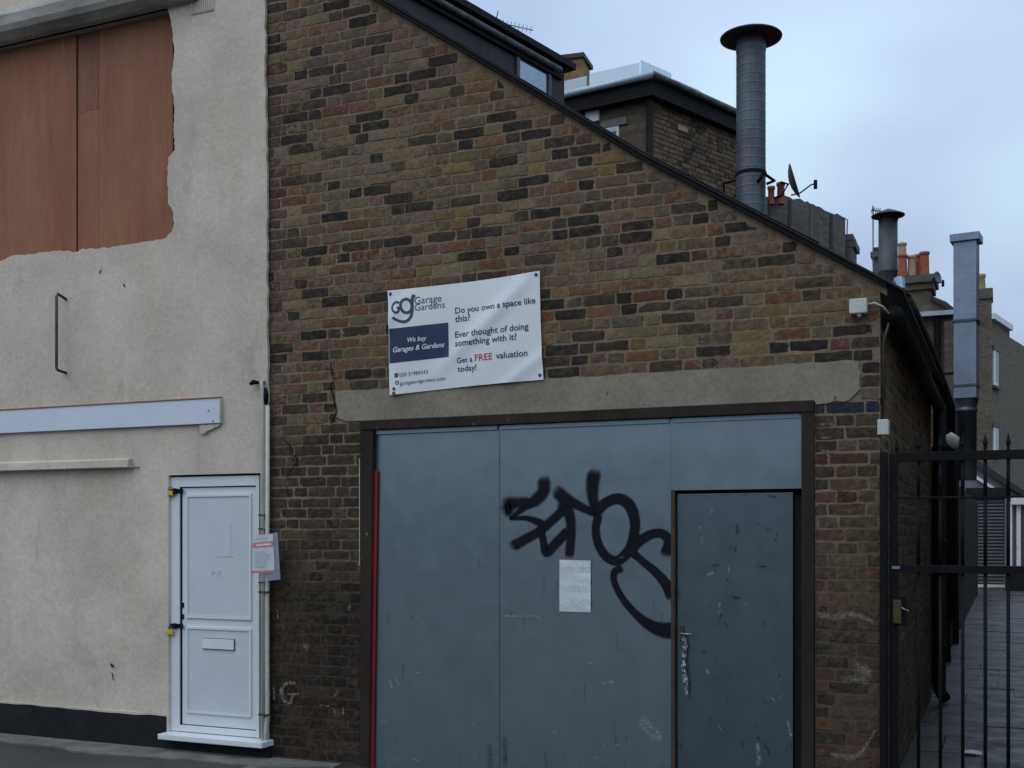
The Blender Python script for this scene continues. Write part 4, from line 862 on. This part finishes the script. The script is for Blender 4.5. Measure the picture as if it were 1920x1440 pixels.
m1 = MB(); m1.box((FX(1885, SY), SY - .02, -.02), (FX(1990, SY), SY + .11, FZ(1900, 1062, SY))); m1.build('shed_base', 'black_timber', t_)
GYE = 31.0; t_ = thing('end_gable', 'low grey gable with white sloping bargeboard at the alley end', 'outbuilding', at(1870, 930, GYE))
m1 = MB(); m1.prism([at(1800, 935, GYE), at(1800, 855, GYE), at(1838, 880, GYE), at(1925, 938, GYE)], (0, 2, 0)); m1.build('gable_wall', 'grey_wall', t_)
m1 = MB(); m1.prism([at(1800, 873, GYE - .1), at(1838, 896, GYE - .1), at(1902, 938, GYE - .1), at(1893, 938, GYE - .1), at(1838, 903, GYE - .1), at(1800, 880, GYE - .1)], (0, .08, 0)); m1.build('bargeboard', 'white_trim', t_)
m1 = MB(); m1.prism([at(1795, 838, GYE - .2), at(1838, 866, GYE - .2), at(1930, 926, GYE - .2), at(1930, 938, GYE - .2), at(1838, 880, GYE - .2), at(1795, 852, GYE - .2)], (0, 2.5, 0)); m1.build('roof', 'slate', t_)
m1 = MB(); m1.prism([at(1790, 935, GYE + .5), at(1790, 1100, GYE + .5), at(1960, 1100, GYE + .5), at(1960, 935, GYE + .5)], (0, 1, 0)); m1.build('back_wall', 'grey_wall', t_)
# litter
lp_ = at(1823, 1413); gp = CAMP + ray(1823, 1413) * ((EYE - .006) / (413 / F)); m1 = MB(); rl = random.Random(9)
V = [gp + Vector((.075 * cos(a) * rl.uniform(.7, 1.1), .10 * sin(a) * rl.uniform(.6, 1.1), rl.uniform(.004, .02))) for a in [k * pi / 5 for k in range(10)]] + [gp + Vector((0, 0, .03))]
m1.add(V, [(k, (k + 1) % 10, 10) for k in range(10)]); tag(m1.build('litter', 'litter'), 'scrap of pale plastic litter lying on the alley paving', 'litter')

# ================================================================== HOUSES BEHIND
def vdir(vx): r_ = ray(vx, YH); return Vector((r_.x, r_.y, 0)).normalized()
def wall_x(P, d, px):      # distance along d from P until the sight line of column px
    q = P - CAMP; n_ = Vector((C_, S_, 0)); v_ = Vector((-S_, C_, 0)); u_ = (px - CX) / F
    return (u_ * v_.dot(q) - n_.dot(q)) / (n_.dot(d) - u_ * v_.dot(d))
UP = Vector((0, 0, 1))
# --- brick house with glass balustrade
dR, dL = vdir(3215), -vdir(-2660)      # right face recedes right; dL points from far left towards the corner
C0 = dep(1216, YH, 17); C0.z = 0
brick_tex('brick_b', (dL.x, dL.y), (.115, .085, .058), (.07, .055, .042), (.10, .088, .07))
hb = thing('brick_house', 'brown brick house with black eaves and glass roof balustrade behind the garage', 'house', C0)
ztop = dep(1216, 172, 17).z; Lr = wall_x(C0, dR, 1420); Ll = -wall_x(C0, -dL * -1, 1020)
A0 = C0 - dL * Ll; B0 = C0 + dR * (Lr + 3)
m1 = MB(); DB = wall_x(C0, dR, 1398); back = dR * DB; m1.prism([A0, C0, C0 + dR * DB, A0 + back], UP * ztop); hw_ = m1.build('wall', 'brick_b', hb)
nR = Vector((dR.y, -dR.x, 0)); nR = nR if nR.dot(CAMP - C0) > 0 else -nR
rh = random.Random(21); lst = []
for (u_, z, L, h) in lay(lambda a, b: [(.06, DB - .01)], dep(1300, 430, 18).z, ztop - .02, .0755, rh, jit=.01):
    c = pick(PAL, rh); c = tuple(v * .9 for v in c); P = C0 + dR * u_ + UP * z + nR * .012
    V, Fc = brick_geo(P, dR, nR, L, h, rh); px, py, d = to_px(P); lst.append((V, Fc, c, 1 / d if py < verge_z(at(px, py).x) * 0 + to_px((FX(px), 0, verge_z(FX(px))))[1] + 8 else 0))
put_bricks(lst, hw_, 300)
zb0 = dep(1216, 188, 17).z; zt0 = dep(1216, 152, 17).z; nL = Vector((dL.y, -dL.x, 0)); nL = nL if nL.dot(CAMP - C0) > 0 else -nL
oc = C0 + (nR + nL) * .14
m1 = MB(); m1.prism([A0 + nL * .14, oc, C0 + dR * DB + nR * .14, A0 + back], UP * (zt0 - zb0)); m1.v = [v + UP * zb0 for v in m1.v]; m1.build('eaves', 'black_timber', hb)
for (a, b) in ((A0 + nL * .19, oc + (nL + nR) * .05), (oc + (nL + nR) * .05, C0 + dR * DB + nR * .19)):
    m1 = MB(); m1.tube([a + UP * (zt0 - .02), b + UP * (zt0 - .02)], .05, 10); m1.build('gutter', 'pale_metal' if a is not oc and (a - A0).length < 1 else 'galv_dark', hb, smooth=True)
m1 = MB(); p = C0 + (nR + nL) * .05; m1.tube([p + UP * (zb0 + .05), p + UP * 4], .058, 12); m1.build('downpipe', 'black_paint', hb, smooth=True)
# panes of the balustrade
def pane(P0, d, xa_, xb_, hgt):
    s0, s1 = wall_x(P0, d, xa_), wall_x(P0, d, xb_); nn = Vector((d.y, -d.x, 0)) * .008; a, b = P0 + d * s0 + UP * (zt0 + .0), P0 + d * s1 + UP * (zt0 + .0)
    m1 = MB(); m1.prism([a, b, b + UP * hgt, a + UP * hgt], nn); m1.build('glass_pane', 'balustrade_glass', hb)
    m1 = MB(); m1.prism([a - nn, b - nn, b - nn + UP * .05, a - nn + UP * .05], nn * 3); m1.build('pane_channel', 'pale_metal', hb)
ci = C0 - (nR + nL) * .10
pane(ci, dL, 1040, 1100, .34); pane(ci, dL, 1107, 1199, .36); pane(ci, dR, 1201, 1258, .34); pane(ci, dR, 1264, 1312, .27)
# windows of the left face
def face_box(P0, d, nn, xa_, xb_, ya, yb, proud, nm, mt, par):
    s0, s1 = wall_x(P0, d, xa_), wall_x(P0, d, xb_); a = P0 + d * s0; b = P0 + d * s1; dd = to_px(a)[2]
    z0, z1 = EYE + (YH - yb) * dd / F, EYE + (YH - ya) * dd / F; m1 = MB(); a0, b0 = a + nn * proud, b + nn * proud
    m1.prism([a0 + UP * z0, b0 + UP * z0, b0 + UP * z1, a0 + UP * z1], -nn * (proud + .03)); return m1.build(nm, mt, par)
wi = face_box(C0, dL, nL, 1120, 1161, 242, 420, .02, 'window', 'white_trim', hb); face_box(C0, dL, nL, 1124, 1156, 246, 420, .026, 'pane', 'window_glass', wi); face_box(C0, dL, nL, 1128, 1176, 229, 242, .03, 'window_lintel', 'kerb_concrete', hb)
wi = face_box(C0, dL, nL, 1100, 1125, 212, 232, .05, 'vent_hood', 'white_trim', hb)
face_box(C0, dR, nR, 1270, 1288, 233, 243, .02, 'stone_patch', 'buff_pot', hb); face_box(C0, dR, nR, 1344, 1354, 258, 284, .02, 'vent', 'slate', hb)
# --- dark loft
dA = vdir(2590); E0 = dep(1058, YH, 16); E0.z = 0; nA = Vector((dA.y, -dA.x, 0)); nA = nA if nA.dot(CAMP - E0) > 0 else -nA
zA = dep(1058, 130, 16).z; loft = thing('loft_extension', 'black slate-hung loft extension with flat roof and side window', 'loft', E0 + UP * 5)
Ls = 6.5; m1 = MB(); m1.prism([E0 - dA * Ls + UP * 5, E0 + UP * 5, E0 + UP * zA, E0 - dA * Ls + UP * zA], -nA * 4); m1.build('wall', 'slate', loft)
m1 = MB(); m1.prism([E0 - dA * Ls + nA * .12 + UP * zA, E0 + dA * .12 + nA * .12 + UP * zA, E0 + dA * .12 + nA * .12 + UP * (zA + .085), E0 - dA * Ls + nA * .12 + UP * (zA + .085)], -nA * 4.2); m1.build('roof', 'black_timber', loft)
m1 = MB(); m1.tube([E0 - dA * Ls + nA * .07 + UP * (zA - .09), E0 - dA * .2 + nA * .07 + UP * (zA - .09)], .045, 10); m1.build('gutter', 'galv_dark', loft, smooth=True)
m1 = MB(); m1.prism([E0 - dA * Ls + nA * .05 + UP * (zA - .19), E0 - dA * .1 + nA * .05 + UP * (zA - .19), E0 - dA * .1 + nA * .05 + UP * (zA - .14), E0 - dA * Ls + nA * .05 + UP * (zA - .14)], -nA * .06); m1.build('cornice', 'black_timber', loft)
s0, s1 = wall_x(E0, dA, 966), wall_x(E0, dA, 1031); a, b = E0 + dA * s0, E0 + dA * s1
zw = EYE + (YH - 88) * to_px(a)[2] / F
fillpoly([(s0, zw - 1.3), (s1, zw - 1.3), (s1, zw), (s0, zw)], [[(s0 + .07, zw - 1.23), (s1 - .07, zw - 1.23), (s1 - .07, zw - .09), (s0 + .07, zw - .09)]], lambda u_, z: E0 + dA * u_ + UP * z + nA * .03, -nA * .05, 'window_frame', 'galv_dark', loft)
m1 = MB(); m1.prism([E0 + dA * (s0 + .07) + UP * (zw - 1.23), E0 + dA * (s1 - .07) + UP * (zw - 1.23), E0 + dA * (s1 - .07) + UP * (zw - .09), E0 + dA * (s0 + .07) + UP * (zw - .09)], nA * .008); m1.build('window_pane', 'window_glass', loft)
# aerial on the loft
def aerial(nm, lab, m0, m1p, b0, b1, n_, hl, r_=.008):
    t_ = thing(nm, lab, 'aerial', m0); k = MB(); k.tube([m0, m1p], r_ * 1.2, 6); k.build('mast', 'dish_grey', t_); k = MB(); k.tube([b0, b1], r_, 6); k.build('boom', 'dish_grey', t_)
    for i in range(n_):
        p = b0.lerp(b1, (i + .3) / n_); k = MB(); k.tube([p + Vector((.25, -.1, 1)).normalized() * hl, p - Vector((.25, -.1, 1)).normalized() * hl], r_ * .7, 5); k.build('element', 'dish_grey', t_)
aerial('tv_aerial', 'thin television aerial standing on the black loft roof', dep(925, 60, 15), dep(934, 20, 15), dep(926, 40, 15), dep(1000, 57, 15), 10, .045, .006)
# yellow chimney behind the loft
t_ = thing('yellow_chimney', 'narrow yellow brick chimney behind the black loft roof', 'chimney', dep(1085, 250, 21))
a = dep(1058, YH, 21); yc = dep(1085, 300, 21).z; m1 = MB(); m1.prism([(a.x, a.y, yc), (a.x + .34, a.y + .05, yc), (a.x + .28, a.y + .6, yc), (a.x - .06, a.y + .55, yc)], UP * (dep(1085, 112, 21).z - yc)); m1.build('stack', 'yellow_stock', t_)
m1 = MB(); z1 = dep(1085, 112, 21).z; m1.prism([(a.x - .05, a.y - .05, z1), (a.x + .38, a.y, z1), (a.x + .33, a.y + .65, z1), (a.x - .11, a.y + .6, z1)], UP * .08); m1.build('cap', 'cap_rust', t_)
# --- long rendered chimney stack with dish
t_ = thing('rendered_stack', 'long grey rendered chimney stack with orange pots', 'chimney', dep(1510, 480, 20)); zl = dep(1500, 560, 20).z
top = [(1386, 372), (1430, 370), (1481, 370), (1500, 374), (1519, 381), (1536, 388), (1552, 396), (1570, 402), (1585, 408)]
dS = vdir(3600); S0 = dep(1386, YH, 18.5); S0.z = 0; pts = []
rj = random.Random(8); top = [(x_, y_ + rj.uniform(-2.5, 2.5)) for x_, y_ in jag(top, 5, 1.5)]
for x_, y_ in top: p = S0 + dS * wall_x(S0, dS, x_); pts.append(p + UP * (EYE + (YH - y_) * to_px(p)[2] / F))
nS = Vector((dS.y, -dS.x, 0)); nS = nS if nS.dot(CAMP - S0) > 0 else -nS
brick_tex('brick_stack', (dS.x, dS.y), (.115, .098, .084), (.070, .060, .053), (.085, .078, .07))
m1 = MB(); m1.prism([Vector((pts[-1].x, pts[-1].y, zl)), Vector((pts[0].x, pts[0].y, zl))] + pts, -nS * .7); m1.build('stack', 'brick_stack', t_)
for x_ in (1440, 1478, 1518, 1556):
    p = S0 + dS * wall_x(S0, dS, x_); y_ = 371 if x_ < 1490 else 371 + (x_ - 1481) * .36; z1 = EYE + (YH - y_ - 4) * to_px(p)[2] / F; m1 = MB(); m1.prism([p + nS * .015 + UP * zl, p + dS * .07 + nS * .015 + UP * zl, p + dS * .07 + nS * .015 + UP * z1, p + nS * .015 + UP * z1], -nS * .05); m1.build('flue_rib', 'slate' if x_ != 1518 else 'stack_render', t_)
for (x_, yt, yb, r_) in ((1446, 350, 372, .065), (1464, 343, 372, .075)):
    p = dep(x_, yb, 19); z1 = dep(x_, yt, 19).z; m1 = MB(); m1.lathe((p.x, p.y, 0), [(r_ * .85, p.z - .1), (r_ * .8, z1 - .05), (r_, z1 - .045), (r_, z1), (r_ * .7, z1), (r_ * .7, p.z)], 16); m1.build('chimney_pot', 'terracotta', t_, smooth=True)
for k, (y0, y1, x1) in enumerate(((440, 452, 1600), (453, 465, 1606), (466, 520, 1600))):
    p = dep(1580, YH, 20.5); q = dep(x1, YH, 20.5); m1 = MB(); m1.box((p.x, p.y, dep(1590, y1, 20.5).z), (q.x, q.y + .5, dep(1590, y0, 20.5).z)); m1.build('corbel', 'stack_render', t_)
m1 = MB(); m1.tube([dep(1580, 408, 20), dep(1589, 412, 20), dep(1588, 440, 20)], .012, 6); m1.build('bracket', 'dish_grey', t_)
def dish(lab, c, tilt_ax, rad, mast, arm, mt='dish_grey'):
    t_ = thing('satellite_dish', lab, 'dish', c); ax = tilt_ax.normalized(); a = ax.cross(UP).normalized(); b = a.cross(ax); V = [c]; Fc = []; n_ = 28
    for j in (1, 2, 3):
        for i in range(n_): t = 2 * pi * i / n_; rr_ = rad * j / 3; V.append(c + a * (rr_ * .92 * cos(t)) + b * (rr_ * sin(t)) + ax * (rad * .30 * (j / 3) ** 2))
    Fc += [(0, 1 + i, 1 + (i + 1) % n_) for i in range(n_)]
    for j in (0, 1): Fc += [(1 + j*n_ + i, 1 + (j+1)*n_ + i, 1 + (j+1)*n_ + (i+1) % n_, 1 + j*n_ + (i+1) % n_) for i in range(n_)]
    k = len(V); V += [v - ax * .012 for v in V]; Fc += [tuple(k + i for i in f)[::-1] for f in Fc]
    m1 = MB(); m1.add(V, Fc); m1.build('reflector', mt, t_, smooth=True)
    if mast: m1 = MB(); m1.tube(mast, .022, 8); m1.build('mount', 'black_paint', t_)
    if arm:
        m1 = MB(); m1.tube(arm, .012, 8); m1.build('arm', 'black_paint', t_); m1 = MB(); m1.tube([arm[-1] + UP * .05, arm[-1] - UP * .08], .028, 10); m1.build('receiver', 'black_paint', t_)
dish('large grey satellite dish above the long rendered chimney stack', dep(1481, 342, 17.8), Vector((C_, S_, 0)) * 1.0 + Vector((S_, -C_, 0)) * .36 + UP * .30, .28, [dep(1452, 372, 17.9), dep(1466, 366, 17.9), dep(1478, 345, 17.9), dep(1463, 342, 17.9)], [dep(1484, 366, 17.7), dep(1500, 362, 17.5), dep(1520, 347, 17.4), dep(1529, 344, 17.4)])
# --- brick chimney with clustered pots
t_ = thing('pot_chimney', 'brick chimney with orange and buff pots beyond the short flue', 'chimney', dep(1720, 600, 24)); cd = 24
def cb(x0, x1, y0, y1, d, nm, mt, th=.8, par=None): p, q = dep(x0, y1, d), dep(x1, y0, d); m1 = MB(); m1.box((p.x, p.y, p.z), (q.x, p.y + th, q.z)); return m1.build(nm, mt, par or t_)
cb(1694, 1745, 545, 640, cd, 'stack', 'brick_front'); cb(1690, 1752, 532, 545, cd - .05, 'corbel', 'brick_front', .9); cb(1686, 1757, 518, 532, cd - .1, 'corbel', 'stack_render', 1.)
for (x_, yt, yb, w_, mt) in ((1690, 452, 520, 17, 'buff_pot'), (1691, 474, 520, 18, 'terracotta'), (1708, 476, 520, 16, 'buff_pot'), (1720, 474, 520, 18, 'terracotta'), (1732, 469, 520, 19, 'terracotta')):
    dd = cd + (.6 if yt < 460 else (.3 if x_ == 1720 else .1)); p = dep(x_, yb, dd); z1 = dep(x_, yt, dd).z; r_ = w_ * dd / F / 2; m1 = MB()
    m1.lathe((p.x, p.y + .2, 0), [(r_, p.z - .05), (r_ * .86, z1 - .1), (r_ * .86, z1 - .06), (r_ * 1.02, z1 - .05), (r_ * 1.02, z1), (r_ * .75, z1), (r_ * .7, p.z)], 16); m1.build('chimney_pot', mt, t_, smooth=True)
dish('small dark satellite dish on the chimney with clustered pots', dep(1756, 521, 23.4), Vector((C_, S_, 0)) * .75 + Vector((S_, -C_, 0)) + UP * .2, .125, [dep(1745, 535, 23.6), dep(1752, 521, 23.6)], [dep(1755, 530, 23.4), dep(1768, 530, 23.2)])
aerial('roof_aerial', 'slim television mast behind the conical flue cap', dep(1637, 500, 21), dep(1637, 386, 21), dep(1634, 394, 21), dep(1652, 396, 21), 5, .05, .011)
t_ = thing('dark_stack', 'dark corbelled brick chimney end behind the short flue', 'chimney', dep(1643, 540, 22)); cd = 22
cb(1632, 1652, 472, 482, cd, 'corbel', 'stack_render'); cb(1636, 1652, 482, 560, cd + .05, 'stack', 'stack_render'); cb(1638, 1650, 464, 472, cd + .05, 'cap', 'slate')
# --- low brick house with pale coping
HY = 15.0; t_ = thing('coped_house', 'low brick house with pale coping left of the square duct', 'house', at(1750, 900, HY))
x0, x1, zt = FX(1690, HY), FX(1789, HY), FZ(1789, 592, HY)
m1 = MB(); m1.box((x0 - 2, HY, 0), (x1, HY + 6, zt)); m1.build('wall', 'brick_front', t_)
m1 = MB(); m1.box((x1 - .16, HY - .10, 0), (x1 + .03, HY - .002, zt - .1)); m1.build('pier', 'brick_front', t_)
m1 = MB(); m1.tube([(x1 - .28, HY - .07, 0), (x1 - .28, HY - .07, zt - .02)], .06, 10); m1.build('downpipe', 'black_paint', t_)
m1 = MB(); m1.box((x0 - 2.1, HY - .18, zt + .0005), (x1 + .1, HY + .4, zt + .08)); m1.build('coping', 'pale_metal', t_)
m1 = MB(); m1.prism([at(1700, 600, HY + .5), at(1748, 555, HY + .5), at(1775, 566, HY + .5), at(1815, 600, HY + .5)], (0, 5, 0)); m1.build('gable', 'brick_front', t_)
m1 = MB(); m1.prism([at(1744, 553, HY + .4), at(1820, 594, HY + .4), at(1820, 602, HY + .4), at(1744, 561, HY + .4)], (0, 5.2, 0)); m1.build('roof_edge', 'slate', t_)
# --- tall chimney breast and far house
VY = 33.0; t_ = thing('chimney_breast', 'tall slim brick chimney breast with buff pot right of the square duct', 'chimney', at(1848, 900, VY))
x0, x1 = FX(1832, VY), FX(1859, VY); m1 = MB(); m1.box((x0, VY, 0), (x1, VY + .8, FZ(1848, 560, VY))); m1.build('stack', 'brick_front', t_)
m1 = MB(); m1.box((x0 - .06, VY - .06, FZ(1848, 560, VY)), (x1 + .04, VY + .86, FZ(1848, 541, VY))); m1.build('corbel', 'stack_render', t_)
z1 = FZ(1839, 511, VY); z0 = FZ(1839, 542, VY); m1 = MB(); m1.lathe((FX(1839, VY), VY + .3, 0), [(.15, z0), (.12, z1 - .12), (.15, z1 - .1), (.15, z1), (.1, z1), (.1, z0)], 16); m1.build('chimney_pot', 'buff_pot', t_, smooth=True)
dG = vdir(2480); G0 = dep(1858, YH, 39); G0.z = 0; nG = Vector((dG.y, -dG.x, 0)); nG = nG if nG.dot(CAMP - G0) > 0 else -nG
brick_tex('brick_g', (dG.x, dG.y), (.135, .105, .07), (.095, .075, .052), (.12, .105, .082)); t_ = thing('far_house', 'tall tan brick house with white window trim beyond the alley', 'house', G0)
zt = dep(1858, 598, 39).z; LG = wall_x(G0, dG, 1893)
m1 = MB(); m1.prism([G0, G0 + dG * LG, G0 + dG * LG - nG * 8, G0 - nG * 8], UP * zt); m1.build('wall', 'brick_g', t_)
m1 = MB(); m1.prism([G0 + nG * .12 + UP * zt, G0 + dG * LG + nG * .12 + UP * zt, G0 + dG * LG + nG * .12 + UP * (zt + .2), G0 + nG * .12 + UP * (zt + .2)], -nG * 6); m1.build('parapet', 'white_trim', t_)
zt2 = EYE + (YH - 632) * to_px(G0 + dG * LG)[2] / F; m1 = MB(); m1.prism([G0 + dG * (LG + .01), G0 + dG * (LG + 9), G0 + dG * (LG + 9) - nG * 7, G0 + dG * (LG + .01) - nG * 7], UP * zt2); m1.build('wall', 'brick_g', t_)
m1 = MB(); m1.prism([G0 + dG * (LG - .6) - nG * .2 + UP * (zt - 1), G0 + dG * (LG + .2) - nG * .2 + UP * (zt - 1), G0 + dG * (LG + .2) - nG * .2 + UP * (zt + .1), G0 + dG * (LG - .6) - nG * .2 + UP * (zt + .1)], -nG * .8); m1.build('parapet_pier', 'brick_g', t_)
for (ya, yb) in ((655, 722), (800, 850)):
    wi = face_box(G0, dG, nG, 1861, 1870, ya, yb, .04, 'window', 'white_trim', t_); face_box(G0, dG, nG, 1865.5, 1869, ya + 4, yb - 5, .05, 'pane', 'house_glass', wi); face_box(G0, dG, nG, 1860, 1872, ya - 8, ya, .07, 'window_head', 'stack_render', t_); face_box(G0, dG, nG, 1860, 1872, yb, yb + 5, .12, 'window_sill', 'stack_render', t_)

# rename duplicates is left to Blender's own suffixes
print('objects', len(bpy.data.objects), 'tris', sum(len(o.data.loop_triangles) or sum(len(p.vertices) - 2 for p in o.data.polygons) for o in bpy.data.objects if o.type == 'MESH'))
